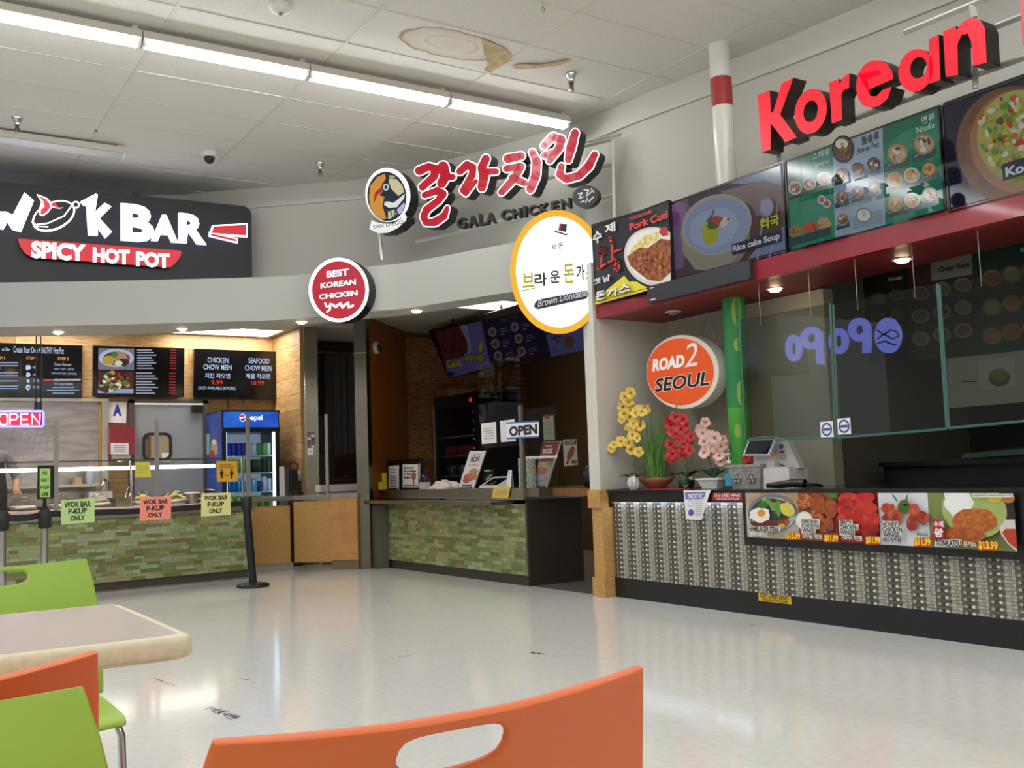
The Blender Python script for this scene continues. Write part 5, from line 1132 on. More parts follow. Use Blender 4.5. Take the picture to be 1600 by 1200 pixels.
for x, y0, arm in ((205.5,719,-22),(379,714,-16)):
    p = GD.px(x, 785); q = GD.px(x-3, y0); MB().tube([GD.pt(p[0],.80,.02), GD.pt(q[0],q[1],.02), GD.pt(GD.px(x+arm,y0)[0],q[1],.0)], .012, CHROME, 8).build('chrome_post', t)
# grey flat posts of the tall guard
for i, (x, y0, lb) in enumerate(((88.5,658,'left grey upright of the counter guard'),(246.5,656,'middle grey upright of the counter guard in front of the door'),(390,648,'right grey upright of the counter guard in front of the blue fridge'))):
    p = WF.px(x, 790); q = WF.px(x, y0); o = MB().obox(WF, p[0]-.021, p[0]+.021, .787, q[1], -.03, -.015, M('8f8b84', .45, .3)); u = thing('guard_upright', lb, 'post', WF.pt(p[0],.787), 'grey uprights on the counter'); o.build('bar', u)
    MB().obox(WF, p[0]-.045, p[0]+.045, .785, .793, -.06, .01, STEELB).build('foot_plate', u)
# food domes
DW = wsh(-.42); CL = M('f3efe9', .03, glass=.35)
def dome(label, x0, x1, yb, yt, food=None):
    a, c = DW.px(x0, yb), DW.px(x1, yt); r = (c[0]-a[0])/2; h = c[1]-a[1]; p = DW.pt((a[0]+c[0])/2, .80); t = thing('food_dome', label, 'food cover', p, 'clear domes on the counter')
    MB().lathe(p, [(r*.98,.02),(r*1.04,.02),(r*1.04,.045),(r*.98,.045)], STEEL, 20).lathe(p, [(r*.98,.02),(0,.02)], STEELB, 20).build('tray', t)
    MB().lathe(p, [(r*math.cos(k*.157), .045+(.06+h*.6)*math.sin(k*.157)) for k in range(11)], CL, 22).build('cover', t)
    MB().lathe(p, [(r*1.01,.046),(r*1.01,.054),(r*.96,.054),(r*.96,.046)], M('f0ece4', .2), 22).build('rim', [o for o in t.children if o.name.startswith('cover')][0])
    if food:
        m = MB(); Rf = random.Random(int(x0))
        for k in range(26): al = Rf.uniform(0,6.28); q = Rf.uniform(0,r*.7); m.ball(p+V((q*math.cos(al), q*math.sin(al), .05+.07*(1-q/r)*Rf.random())), (.035,.035,.02), M(food[k % len(food)], .6), 6)
        m.build('food', t)
YF = ['d8c870','e2d690','c9b85a']
dome('clear food dome at the left edge beside the worker', 16, 56, 794, 779); dome('clear food dome behind the stanchion sign', 76, 108, 793, 776); dome('clear food dome left of the steel pans', 140, 172, 787, 773, ['b8a890','c9c0b0'])
dome('dome over yellow food behind the pink sheet', 207, 238, 777, 762, YF); dome('dome over yellow food between the pink and pale yellow sheets', 251, 292, 774, 759, YF); dome('clear dome with a white lid rim near the yellow distancing sign', 308, 347, 772, 758)
t = thing('lid', 'white lid resting between two food domes', 'lid', DW.pt(DW.px(300,768)[0], .86)); p = BASE[t.name]; MB().lathe(p, [(.085,.045),(.09,.055),(.04,.062),(0,.063)], WHITE, 18).build('disc', t); MB().lathe(p, [(.075,-.06),(.08,.045)], STEEL, 16).build('steel_bowl', t)
for lb, x0, x1, y0 in (('steel pan with tongs on the counter', 181, 205, 771),):
    a, c = DW.px(x0,786), DW.px(x1,y0); t = thing('steel_pan', lb, 'pan', DW.pt((a[0]+c[0])/2,.80), 'steel pans'); m = MB(); 
    for q in ((a[0],c[0],.80,.805,-.2,0),(a[0],c[0],.80,.885,-.01,0),(a[0],c[0],.80,.885,-.2,-.19),(a[0],a[0]+.01,.80,.885,-.19,-.01),(c[0]-.01,c[0],.80,.885,-.19,-.01)): m.obox(DW, *q, STEEL)
    m.build('pan', t); MB().obox(DW, a[0]-.012, c[0]+.012, .885, .893, -.21, .01, STEEL).build('rim', t)
    if x0 == 181: MB().tube([DW.pt(a[0]+.1,.82,-.1), DW.pt(a[0]+.16,1.0,-.1), DW.pt(a[0]+.2,.99,-.1), DW.pt(a[0]+.14,.82,-.1)], .006, CHROME, 5).build('tongs', t)
# notes on the guard
NG = wsh(-.10)
def tx(s, a0, r0, a1, r1, c='1c1c1c', b=.04): return (s, a0, r0, a1, r1, c, b)
paper('small yellow note on the sneeze guard glass', NG, [(210.5,722),(234,722.5),(236,745.5),(211,746.5)], 'd8c83a', 3)
t = paper('yellow distancing sign with two figures and an arrow on the glass', NG, [(338,720.5),(370.5,720),(371.5,752.5),(339,753)], 'e2aa2a', 0, 'sign', 'distancing_sign')
b = PR(NG, .0085); 
for x in (346.5, 362): b.ell(x,734.5,1.5,1.6,'1c160a',12).poly([(x-2.8,736.5),(x+2.8,736.5),(x+2.4,742),(x+1.4,742),(x+1.4,747.5),(x-1.4,747.5),(x-1.4,742),(x-2.4,742)], '1c160a')
b.poly([(350,742.5),(352,741),(352,742),(357,742),(357,741),(359,742.5),(357,744),(357,743),(352,743),(352,744)], '1c160a').rect(343,725,362,727,'b07a3a').rect(343,729,366,731,'b07a3a'); b.build('figures_print', t)
# --- belt barrier
BLT = M('151518', .6)
SB = V((3.18,9.61,0)); 
t = thing('belt_stanchion', 'slightly leaning black belt stanchion with round base in front of the counter end', 'stanchion', SB)
top = PY(9.61).pt(*PY(9.61).px(384,776)); ax = (top-SB)
MB().lathe(SB, [(.150,0),(.158,.012),(.15,.03),(.06,.045),(.03,.05)], BLACK, 26).build('base', t); MB().tube([SB+V((0,0,.04)), SB+ax*.92], .038, BLACK, 14).build('pole', t)
MB().tube([SB+ax*.86, SB+ax*.99, top], [.05,.056,.05], BLACKM, 12).build('belt_head', t)
def chromepost(label, x, Y, z1):
    p = PY(Y).pt(*PY(Y).px(x, 800)); p.z = 0; t = thing('belt_stanchion', label, 'stanchion', p, 'chrome stanchions')
    MB().lathe(p, [(.15,0),(.155,.012),(.14,.03),(.05,.045)], STEELB, 24).build('base', t); MB().lathe(p, [(.03,.03),(.03,z1-.16)], CHROME, 14).build('pole', t); MB().lathe(p, [(.033,z1-.16),(.05,z1-.15),(.052,z1-.02),(.035,z1)], BLACKM, 14).build('belt_head', t); return p
pA = chromepost('chrome stanchion carrying the green pick up line sign', 70, 9.2, .84); pB = chromepost('chrome stanchion at the left picture edge', 4, 9.15, .84)
def belt(label, a, c):
    d = (c-a); d.z = 0; d.normalize(); o = MB(); n = 8; vs = []
    for k in range(n+1):
        s = k/n; p = a.lerp(c, s)+V((0,0,-.02*math.sin(math.pi*s)))
        vs += [p+V((0,0,-.026)), p+V((0,0,.026))]
    o.add(vs, [(2*k,2*k+2,2*k+3,2*k+1) for k in range(n)], BLT)
    o.add([q+V((d.y*-.003, d.x*.003,0)) for q in vs], [(2*k+1,2*k+3,2*k+2,2*k) for k in range(n)], BLT); return tag(o.build('barrier_belt'), label, 'belt', 'barrier belts')
hB = SB+ax*.93; bA = pA+V((0,0,.80)); bB = pB+V((0,0,.79))
belt('long black belt carrying three coloured paper sheets', bA, hB); belt('short black belt between the two chrome stanchions', bB, bA)
BFm = FR(bA, hB-bA if False else (hB.x-bA.x, hB.y-bA.y)); BFm = FR((bA.x,bA.y,0), (hB.x-bA.x, hB.y-bA.y))
for lb, q, c in (('light green sheet reading WOK BAR P-KUP ONLY on the belt', [(95,782),(147.5,778),(147.5,816),(95,820)], 'b5d48a'), ('salmon sheet reading WOK BAR P-KUP ONLY on the belt', [(219,777),(267.5,775.5),(267,811),(218,814)], 'f0907c'), ('pale yellow sheet reading WOK BAR P-KUP ONLY on the belt', [(314.5,771),(360,769.5),(360.5,804.5),(314,807.5)], 'dedb92')):
    paper(lb, BFm, q, c, 0, 'paper', 'belt_sheet', .01, [tx('WOK BAR',.1,.32,.9,.1), tx('P-KUP',.22,.6,.78,.38), tx('ONLY',.28,.88,.72,.67)])
SG = FR((pA.x,pA.y-.05,0), (hB.x-bA.x, hB.y-bA.y)); a, c = SG.px(58.5,780), SG.px(84.7,727); t = thing('stanchion_sign', 'black framed green sign reading WOK BAR P-KUP LINE on a stanchion', 'sign', SG.pt((a[0]+c[0])/2,.82))
MB().obox(SG, a[0], c[0], a[1], c[1], -.015, 0, BLACK).build('frame', t); b = PR(SG, .001); b.poly([(62,732),(78.5,732),(78.5,777),(62,777)], '9cc86a')
for s, y, x0, x1 in (('WOK',742,66,74),('BAR /',753,64.5,76.5),('P-KUP',764.5,63.5,77),('LINE',775,65.5,75.5)): b.txt(s, x0, y, x1, y-6, '1c2414', .04)
b.build('green_sheet', t); MB().obox(SG, (a[0]+c[0])/2-.012, (a[0]+c[0])/2+.012, .80, a[1]+.01, -.04, -.015, BLACK).build('bracket', t)
# --- kitchen back wall
BW = PY(12.49)
def wtv(label, q, fn):
    p = [BW.px(*a) for a in q]; u0 = (p[0][0]+p[3][0])/2; u1 = (p[1][0]+p[2][0])/2; v0 = (p[2][1]+p[3][1])/2; v1 = (p[0][1]+p[1][1])/2
    fr = FR((0,12.40,0), (1,0,0)); t = thing('menu_screen', label, 'menu screen', fr.pt((u0+u1)/2,v0), 'black menu screens on the plank wall'); s = 12.40/12.49
    p = [fr.px(*a) for a in q]; u0 = (p[0][0]+p[3][0])/2; u1 = (p[1][0]+p[2][0])/2; v0 = (p[2][1]+p[3][1])/2; v1 = (p[0][1]+p[1][1])/2
    MB().obox(fr, u0, u1, v0, v1, -.05, 0, BLACK).build('case', t); MB().obox(fr, u0+.2, u1-.2, v0+.15, v1-.15, -.09, -.05, BLACKM).build('wall_mount', t); b = PR(fr, .001, IDM, .8, .2); b.poly([q[0],q[1],q[2],q[3]], M('08080b', .12)); fn(b); b.build('screen_image', t)
zA = zm(0,500,6.667); zB = zm(220,500,6.667)
WT = 'b9cdf0'; OG = 'e09a3a'; RD = 'd83a34'
def m1(b):
    b.z = zA; b.txt('Create Your Own HEALTHY Hot Pot', 140, 338, 665, 290, WT, .01).txt('at Bar', 20, 318, 110, 290, WT, .01)
    for s, x0, x1, y in (('STEP 1',-60,48,410),('STEP 2',275,388,412),('STEP 3',602,716,420)): b.txt(s, x0, y, x1, y-30, OG, .03)
    for s, x0, x1, y in (('Choose Between:',562,745,475),('HOT POT  (훠궈)',566,772,525),('DRY HOT POT  (마라샹궈)',538,800,572),('FOOD ALLERGY WARNING',562,760,680),('BEEF',342,384,505),('LAMB',342,384,582),('CHICKEN',342,405,645),('SEAFOOD',342,408,710)): b.txt(s, x0, y, x1, y-24, WT, .0)
    b.rect(452,615,545,632,RD).rect(555,612,840,632,'a9a4b4')
    for y in (705,735,765): b.rect(545-(60 if y == 735 else 0),y-8,775+(50 if y == 735 else 0),y+3,'8fa0c4')
    for y in (445,475,500,550,580,635,690,715): b.rect(-60,y-6,190 if y != 500 else 5,y+6,'8fa0c4')
    b.rect(215,400,218,765,'5a5a60').rect(436,400,439,765,'5a5a60').ell(295,495,28,28,WT,14,.2).ell(295,570,24,26,WT,14,.25).ell(295,636,16,20,WT,12,.2).ell(292,702,24,30,WT,14,.12).ell(300,702,10,12,'08080b',10)
wtv('left menu screen headed Create Your Own HEALTHY Hot Pot', [(-45,534),(129,540),(127.5,620),(-46,621)], m1)
def m2(b):
    b.z = zA; b.poly([(1025,293),(1398,298),(1396,520),(1022,517)], M('8d8a96', .3, emit=.5)).ell(1210,395,185,95,'aeb9d8',30).ell(1215,400,140,72,'5d4434',26).ell(1130,420,62,52,'b59a34',16,.1).ell(1240,380,75,55,'a8846a',16,.12).ell(1290,440,60,40,'3a3034',14,.1).ell(1195,360,35,28,'4f7a3a',12,.2).ell(1235,450,42,28,'cfd2b0',14).ell(1335,400,18,18,'b5382a',10)
    b.poly([(1022,530),(1396,532),(1390,765),(1018,762)], '4a2c24').blobs(1205,640,165,100,60,24,['a83a28','d4cdb8','4a7038','5a2a34','c98a4a','e0dcd0','30242a','8fa060'],21).poly([(1250,720),(1390,720),(1390,765),(1018,762),(1018,725),(1100,762)], '8fa0cc')
    for k in range(8): b.rect(1428,306+k*27.3,1428+150+25*(k % 3),318+k*27.3,'9aa4b8').rect(1770,306+k*27.5,1835,320+k*27.5,'8a2a28')
    for k in range(8): b.rect(1415,546+k*30,1415+170+30*(k % 3),559+k*30,'9aa4b8').rect(1762,548+k*30,1828,563+k*30,'8a2a28')
wtv('middle menu screen with two bowl photos and a price list', [(147,540.5),(288.5,544),(286.5,620),(144,619)], m2)
def m3(b):
    b.z = zB
    for s, x0, x1, y in (('CHICKEN',695,912,443),('CHOW MEIN',652,946,516),('치킨 차오면',668,930,605),('SEAFOOD',1122,1338,450),('CHOW MEIN',1086,1362,526),('해물 차오면',1096,1348,610)): b.txt(s, x0, y, x1, y-48, WT, .015)
    b.txt('9.99', 735, 672, 855, 628, RD, .01).txt('10.99', 1150, 678, 1284, 634, RD, .01).txt('(ALSO AVAILABLE IN PORK)', 600, 732, 985, 696, WT, .01)
wtv('right menu screen offering chicken and seafood chow mein', [(304.5,545),(432,549.5),(431,625),(302,620.5)], m3)
m = MB()
for x0, y0, x1, y1 in ((352,620,354,640),(376,623,377,632)): m.tube([BW.pt(*BW.px(x0,y0),.05), BW.pt(*BW.px((x0+x1)/2+2,(y0+y1)/2),.04), BW.pt(*BW.px(x1,y1),.05)], .006, BLACK, 5)
tag(m.build('loose_cable'), 'short black cables hanging under the right menu screen', 'cable')
tag(MB().tube([BW.pt(*BW.px(377,545.5),.03), BW.pt(*BW.px(382,535),.03), BW.pt(*BW.px(382,528),.03)], .004, M('d8c89a', .5), 5).build('loose_cable'), 'pale cable rising from the right menu screen to the ceiling', 'cable')
# steel lined pass-through
t = thing('pass_through', 'stainless steel lined pass-through with a metal frame left of the grade card', 'kitchen fitting', BW.pt(1.6,.9))
def uv(x, y): return BW.px(x, y)
a = uv(157,628); MB().obox(BW, .2, a[0], .86, a[1], 0, .02, M('8d8684', .33, .85, col2='a39c99', ns=3, stretch=(1,1,6))).build('steel_sheet', t)
MB().obox(BW, .2, a[0]+.08, a[1], a[1]+.035, 0, .07, M('b9b2a4', .35, .7)).build('head_rail', t); MB().obox(BW, a[0], a[0]+.075, .86, a[1], 0, .07, M('a8a296', .35, .7)).build('jamb', t); MB().obox(BW, a[0]-.03, a[0]-.005, 1.2, a[1], .02, .04, M('a5824e', .6)).build('wood_strip', t)
m = MB(); Rs = random.Random(5)
for k in range(8):
    x = 12+k*8; pts = [BW.pt(*uv(x+q*14+3*math.sin(k), 705-q*40-8*math.sin(q*3)), .022) for q in (0,.3,.6,1)]; m.tube(pts, .0035, CHROME, 4)
m.build('chrome_arcs', t)  # thin chrome arcs lying on the steel sheet
# neon OPEN sign
NF = wsh(-.95); t = thing('neon_sign', 'pink and blue neon OPEN sign hanging at the left edge', 'sign', NF.pt(NF.px(30,669)[0], NF.px(30,669)[1]))
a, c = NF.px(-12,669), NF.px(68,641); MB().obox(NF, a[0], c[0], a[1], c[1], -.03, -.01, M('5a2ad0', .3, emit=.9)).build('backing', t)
m = MB(); zn = zm(0,500,6.667); BLU = M('9a90ff', .4, emit=2.4)
P4 = [(-70,952),(440,952),(450,965),(450,1095),(438,1110),(-70,1110)]
m.tube([NF.pt(*NF.px(*zn(*q)),.01) for q in P4], .011, BLU, 8); m.build('border_tube', t)
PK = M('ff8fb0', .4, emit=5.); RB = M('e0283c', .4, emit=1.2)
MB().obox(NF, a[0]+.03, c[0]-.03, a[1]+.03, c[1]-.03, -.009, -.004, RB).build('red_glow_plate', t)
m = MB()
for pts in ([(75,1035),(70,985),(35,978),(0,985),(-20,1035),(0,1085),(35,1092),(70,1085),(75,1035)], [(100,1090),(100,980),(165,980),(185,1005),(165,1035),(105,1038)], [(290,980),(215,980),(215,1088),(295,1088)], [(215,1035),(285,1035)], [(330,1090),(330,980),(412,1088),(412,980)]): m.tube([NF.pt(*NF.px(*zn(*q)),.012) for q in pts], .009, PK, 6)
m.build('letter_tubes', t)
MB().tube([NF.pt(*NF.px(56,641)), NF.pt(NF.px(56,620)[0], 2.86)], .006, BLACK, 5).tube([NF.pt(*NF.px(64,641)), NF.pt(NF.px(63,620)[0], 2.86)], .006, BLACK, 5).build('hanging_cord', t); MB().obox(NF, NF.px(54,641)[0], NF.px(66,641)[0], NF.px(60,640)[1], NF.px(60,629)[1], -.02, .0, M('3a2244', .4)).build('transformer', t)
# card, dispenser
paper('white grade card with a large blue letter A on the plank wall', BW, [(169,627.5),(198,628),(197,661),(169,660.5)], 'ecebf0', 0, 'sign', 'grade_card', .02, [('A',.26,.68,.74,.14,'2438a0',.06)])
t = thing('towel_dispenser', 'red paper towel dispenser below the grade card', 'dispenser', BW.pt(*uv(186,712))); a, c = uv(167,711), uv(204,668.5)
MB().obox(BW, a[0], c[0], a[1], c[1], .01, .2, M('8a1f2a', .35)).build('housing', t); MB().obox(BW, a[0]+.03, c[0]-.03, a[1]-.05, a[1], .05, .15, M('c9c2b8', .5)).build('paper_end', t)
fr = FR(BW.pt(0,0,.2), BW.u); b = PR(fr, .001); b.poly([(173,692),(201,692.5),(201,710),(173,709.5)], 'dcdadf')
for k in range(4): b.rect(178,696+3*k,196,697+3*k,'a88a90')
b.build('label', t)
# door
d1 = thing('door_1', None, None, BW.pt(3.1,0)); d1['kind'] = 'structure'
a, c = uv(208,632), uv(315,633); DG = M('8b8f96', .45)
MB().obox(BW, a[0], c[0], 0, a[1], 0, .045, DG).build('leaf', d1)
MB().obox(BW, a[0]-.055, a[0], 0, a[1]+.05, 0, .07, M('4a463f', .5)).obox(BW, c[0], c[0]+.06, 0, a[1]+.05, 0, .07, M('4a463f', .5)).obox(BW, a[0]-.055, c[0]+.06, a[1]+.012, a[1]+.06, 0, .07, M('4a463f', .5)).build('frame', d1)
MB().obox(BW, a[0], c[0], a[1], a[1]+.012, .02, .06, M('fff0d8', .5, emit=1.5)).build('light_gap', d1)
p, q = uv(221,721), uv(267,676); rc = lambda x0,y0,x1,y1,r: [(x0+r,y0),(x1-r,y0),(x1-.3*r,y0+.3*r),(x1,y0+r),(x1,y1-r),(x1-.3*r,y1-.3*r),(x1-r,y1),(x0+r,y1),(x0+.3*r,y1-.3*r),(x0,y1-r),(x0,y0+r),(x0+.3*r,y0+.3*r)]
MB().ring(BW, rc(p[0],p[1],q[0],q[1],.07), rc(p[0]+.035,p[1]+.035,q[0]-.035,q[1]-.035,.05), .045, .06, BLACKM).build('window_gasket', d1)
MB().prism(BW, rc(p[0]+.035,p[1]+.035,q[0]-.035,q[1]-.035,.05), .0455, .047, M('d6bd95', .3, emit=.35)).build('window_pane', d1)
MB().obox(BW, p[0]+.045, p[0]+.1, p[1]+.045, q[1]-.045, .047, .048, M('6a5238', .5)).build('view_edge', d1)
m = MB(); s = uv(258,714); m.obox(BW, s[0]-.05, s[0]+.05, s[1]-.06, s[1]+.05, .048, .049, PAPER); m.build('sticker', d1)
p, q = uv(297,645), uv(313,633.5); MB().obox(BW, p[0], q[0], p[1], q[1], .045, .11, BLACK).build('closer', d1)
# blue fridge
FF = PY(11.80); a, c = FF.px(346.5,641), FF.px(436,641); h = a[1]
t = thing('drinks_fridge', 'tall glass door fridge with lit blue header and rows of drinks', 'fridge', (3.9,12.1,0))
u0, u1 = a[0], c[0]; m = MB(); m.obox(FF, u0, u0+.05, 0, h, -.65, 0, BLACK).obox(FF, u1-.05, u1, 0, h, -.65, 0, BLACK).obox(FF, u0, u1, h-.03, h, -.65, .02, BLACK).obox(FF, u0, u1, 0, .3, -.65, .01, BLACK).obox(FF, u0+.05, u1-.05, .3, h-.2, -.65, -.55, M('c9d6e6', .5, emit=.35)); m.obox(FF, u0, u1, h-.26, h-.2, -.6, .02, BLACK); m.build('cabinet', t)
MB().obox(FF, u0+.02, u1-.02, h-.205, h-.02, -.1, .022, M('1740b5', .3, emit=.9, col2='2f7ae0', ns=2.5)).build('lit_header', t)
b = PR(FF, .025, zB, 1.2); b.ell(1062,1018,34,42,'e9eef8').poly([(1032,1000),(1045,985),(1070,980),(1088,998),(1075,1012),(1050,1010),(1035,1015)], 'd8303c').poly([(1036,1035),(1060,1022),(1085,1020),(1090,1032),(1070,1052),(1048,1052)], '2450c0').txt('pepsi', 1098, 1058, 1268, 990, 'eef4ff', .03); b.build('logo', t)
SFm = FR((u0,11.80,0), (0,-1,0)); SFm = FR((FF.pt(u0,0).x,0,0), (0,-1,0))
MB().box((FF.pt(u0,0).x-.004,11.81,.05),(FF.pt(u0,0).x,12.44,h-.01), M('2a3f94', .35, col2='3f5ab5', ns=3)).build('blue_side_print', t)
b = PR(SFm, .006, zm(220,640,6.667)); b.poly([(668,255),(718,248),(716,470),(668,465)], '7fae9a').ell(765,400,38,85,'b59a80',16,.15).ell(745,480,28,60,'a83a3a',14,.1).ell(765,340,25,30,'d8d2c0',12,.2).poly([(735,600),(780,590),(775,640),(752,668),(735,640)], '2f55c0'); b.build('bottle_print', t)
shv = []
MB().obox(FF, u0+.05, u1-.05, FF.px(392,768.5)[1]-.235, FF.px(392,768.5)[1]-.222, -.5, -.04, M('dfe6ee', .4)).build('shelf', t)
for y in (711.5, 738.5, 768.5): v = FF.px(392, y)[1]; shv.append(v); MB().obox(FF, u0+.05, u1-.05, v-.015, v, -.5, -.04, M('dfe6ee', .4)).build('shelf', t)
MB().obox(FF, u0+.05, u1-.05, .3, h-.26, -.008, -.003, M('e8f2f8', .02, glass=.2)).build('glass_door', t)
MB().obox(FF, u1-.075, u1-.05, .3, h-.26, -.05, -.01, M('e6f0ff', .4, emit=2.5)).obox(FF, u0+.052, u0+.062, .3, h-.26, -.05, -.01, M('e6f0ff', .4, emit=1.5)).build('light_strip', t)
Wd = u1-u0-.16
for r, (cols, cap, hh, lb, gp) in enumerate(((['2a34a8','2f3ab8','3a3f9a','e0e4ea','5f9a4a','6aa854','c9d8c0'], 'c9c9c9', .15, 'small can on the top stocked shelf of the blue fridge', 'cans on the top shelf'), (['2f5a2a','6a8a3a','8fa84a','2a3a1e','35521f','24301c','3a3a24'], 'd8c83a', .16, 'dark bottle with yellow cap on the middle shelf of the blue fridge', 'bottles on the middle shelf'), (['2f7ac0','3f9ad8','5fb0e0','8fc4e8','3a3f8a','c9d0d8','b5bcc4'], 'e0e4ea', .17, 'blue bottle or tub on the lower shelf of the blue fridge', 'bottles on the lower shelf'))):
    for k in range(9):
        can(lb, FF.pt(u0+.09+Wd*(k+.5)/9, shv[r], -.12), .033, hh*(1 if r < 2 else .75+.3*((k*5) % 3)/2), cols[k*7//9], gp, 'can' if r == 0 else 'bottle', 'drink_can' if r == 0 else 'drink_bottle', cap)
for k in range(6): can('yellow green pack on the bottom shelf of the blue fridge', FF.pt(u0+.1+Wd*(k+.5)/6, shv[2]-.22, -.12), .045, .17, ['a8b83a','8fae3a','5a7a2a'][k % 3], 'packs on the bottom shelf', 'bottle', 'drink_bottle', 'd8d84a')
# sink and faucet, shelf on the back wall
KS_ = PY(11.95)
t = thing('prep_sink', 'steel prep shelf with sink and tall faucet behind the glass', 'sink', KS_.pt(1.9,0)); a, c = KS_.px(20,790), KS_.px(186,772)
MB().obox(KS_, a[0]-.3, c[0], .82, .88, -.45, 0, STEEL).build('worktop', t); MB().obox(KS_, a[0]-.3, c[0]-.02, 0, .82, -.43, -.03, M('4b4a47', .5, .4)).build('cabinet', t); f = KS_.px(172,752); MB().tube([KS_.pt(f[0],.88,-.15), KS_.pt(f[0],f[1],-.15), KS_.pt(f[0]-.06,f[1]+.03,-.05), KS_.pt(f[0]-.08,f[1]-.05,0)], .014, CHROME, 8).build('faucet', t)
MB().obox(KS_, a[0]-.3, c[0]-.12, 1.02, 1.05, -.45, -.1, STEEL).build('upper_shelf', t); MB().obox(KS_, c[0]-.3, c[0]-.05, .88, .96, -.4, -.1, M('dcd6ce', .4)).build('basin', t)
tag(MB().obox(KS_, KS_.px(122,760)[0], KS_.px(133,752)[0], 1.05, 1.13, -.35, -.2, M('c4a878', .7)).build('carton'), 'small brown carton on the prep shelf', 'box'); tag(MB().lathe(KS_.pt(KS_.px(148,745)[0],1.05,-.25), [(.04,0),(.045,.02),(.045,.15),(.02,.19),(.02,.21)], M('b5bcc8', .3), 12).build('squeeze_bottle'), 'pale bottle on the prep shelf', 'bottle')
# --- swing gate and end cabinets
GP1 = FR((3.63,11.03), (1,0)); CB = M('b98f52', .65, col2='ad8347', ns=40)
t = thing('end_cabinet', 'tan board cabinet front beside the tiled counter end', 'cabinet', GP1.pt(.2,0)); a, c = GP1.px(395,884), GP1.px(453,790)
MB().obox(GP1, a[0], c[0], a[1], c[1], -.3, 0, CB).build('board', t); MB().obox(GP1, a[0], c[0]+.04, 0, a[1], -.28, -.03, M('a8a59c', .4, .5)).build('grey_base', t)
GR = FR((4.10,10.99), (.70,-.71)); w_ = .42
t = thing('swing_gate', 'tan swing gate panel hanging clear of the floor', 'gate', GR.pt(.2,0)); a, c = GR.px(460,879), GR.px(516,782)
MB().obox(GR, a[0], c[0], a[1], c[1], -.025, 0, CB).build('panel', t); MB().obox(GR, c[0], c[0]+.02, .15, c[1], -.03, -.005, STEELB).build('hinge_strip', t)
t = thing('end_cabinet', 'tan wooden cabinet between the swing gate and the steel pillar', 'cabinet', GR.pt(.6,0)); a, c = GR.px(518,875), GR.px(560,777)
MB().obox(GR, a[0], GR.px(559,830)[0], a[1], c[1], -.35, .01, M('c08c50', .5, col2='b07c42', ns=6)).build('front', t); MB().obox(GR, a[0], GR.px(559,830)[0], 0, a[1], -.33, 0, M('6f6040', .6)).build('plinth', t)
MB().obox(GR, a[0]-.03, GR.px(560,770)[0], c[1], c[1]+.05, -.4, .02, STEEL).build('steel_cap', t)
t = thing('counter_flap', 'steel counter flap bridging the gate', 'counter flap', GP1.pt(.3,.86)); vz = GP1.px(430,783)[1]
MB().add([GP1.pt(GP1.px(392,783)[0],vz,.05), GP1.pt(.47,vz,.05), GR.pt(GR.px(516,780)[0],vz,.03), GR.pt(GR.px(516,780)[0],vz+.05,.03), GP1.pt(.47,vz+.05,.05), GP1.pt(GP1.px(392,783)[0],vz+.05,.05)], [(0,1,4,5),(1,2,3,4)], STEEL).add([GP1.pt(GP1.px(392,783)[0],vz+.05,.05), GP1.pt(.47,vz+.05,.05), GR.pt(GR.px(516,780)[0],vz+.05,.03), GR.pt(GR.px(516,780)[0],vz+.05,-.2), GP1.pt(.47,vz+.05,-.25), GP1.pt(GP1.px(392,783)[0],vz+.05,-.25)], [(0,1,4,5),(1,2,3,4)], STEEL).build('steel_plate', t)
MB().obox(GR, GR.px(512,780)[0]-.02, GR.px(512,780)[0]+.015, vz+.05, GR.px(511,647)[1], -.02, 0, M('8f8b84', .4, .4)).build('upright', t); MB().obox(GP1, GP1.px(438,780)[0], GP1.px(445,780)[0], vz+.03, GP1.px(441,729)[1], -.02, 0, M('c9c6c0', .4)).build('white_upright', t)
MB().prism(GR, [GR.px(*q) for q in ((496,648),(510,647),(511,772),(498,772))], -.014, -.01, PLEX).build('pane', t)
# dark kitchen behind the curtain doorway
QF = PY(12.0); cu = thing('curtain', 'dark grey curtain in the doorway between the steel pillars', 'curtain', QF.pt(5.1,.3)); m = MB(); P = []
for k in range(61): x = 4.93+.0125*k; P.append((x, 12.0+.03*math.sin(k*.75)+.015*math.sin(k*.31)))
strip(m, P, .3, 2.6, M('4c4c4c', .8)); m.build('cloth', cu); MB().tube([(4.8,12.0,2.62),(5.8,12.0,2.62)], .012, STEELB, 8).build('rod', cu)
struct(MB().box((4.56,12.6,0),(6.2,12.7,2.9), M('2b2b2b', .8)).build('wall_dark_passage', at=(5,12.6,0)))
QW = PY(11.35); t = thing('microwave', 'black oven with dark glass on a white shelf behind the gate', 'oven', QW.pt(4.95,.93)); a, c = QW.px(520,757), QW.px(558,709)
MB().obox(QW, a[0], c[0], a[1], c[1], -.4, 0, BLACK).build('case', t); MB().obox(QW, a[0]+.03, c[0]-.03, a[1]+.08, c[1]-.05, 0, .006, M('0a0a0a', .08)).build('door_glass', t); MB().obox(QW, a[0]+.02, c[0]-.05, a[1]+.045, a[1]+.06, .006, .02, M('4a443c', .3, .6)).build('handle', t)
t = thing('white_shelf', 'white shelf unit carrying the black oven', 'shelf', QW.pt(4.9,0)); a2, c2 = QW.px(499,770), QW.px(558,756); MB().obox(QW, a2[0], c2[0], a[1]-.085, a[1]-.002, -.42, .03, M('dad8d2', .5)).build('top', t); MB().obox(QW, a2[0]+.02, c2[0], 0, a[1]-.085, -.4, 0, M('b5b2aa', .6)).build('carcass', t)
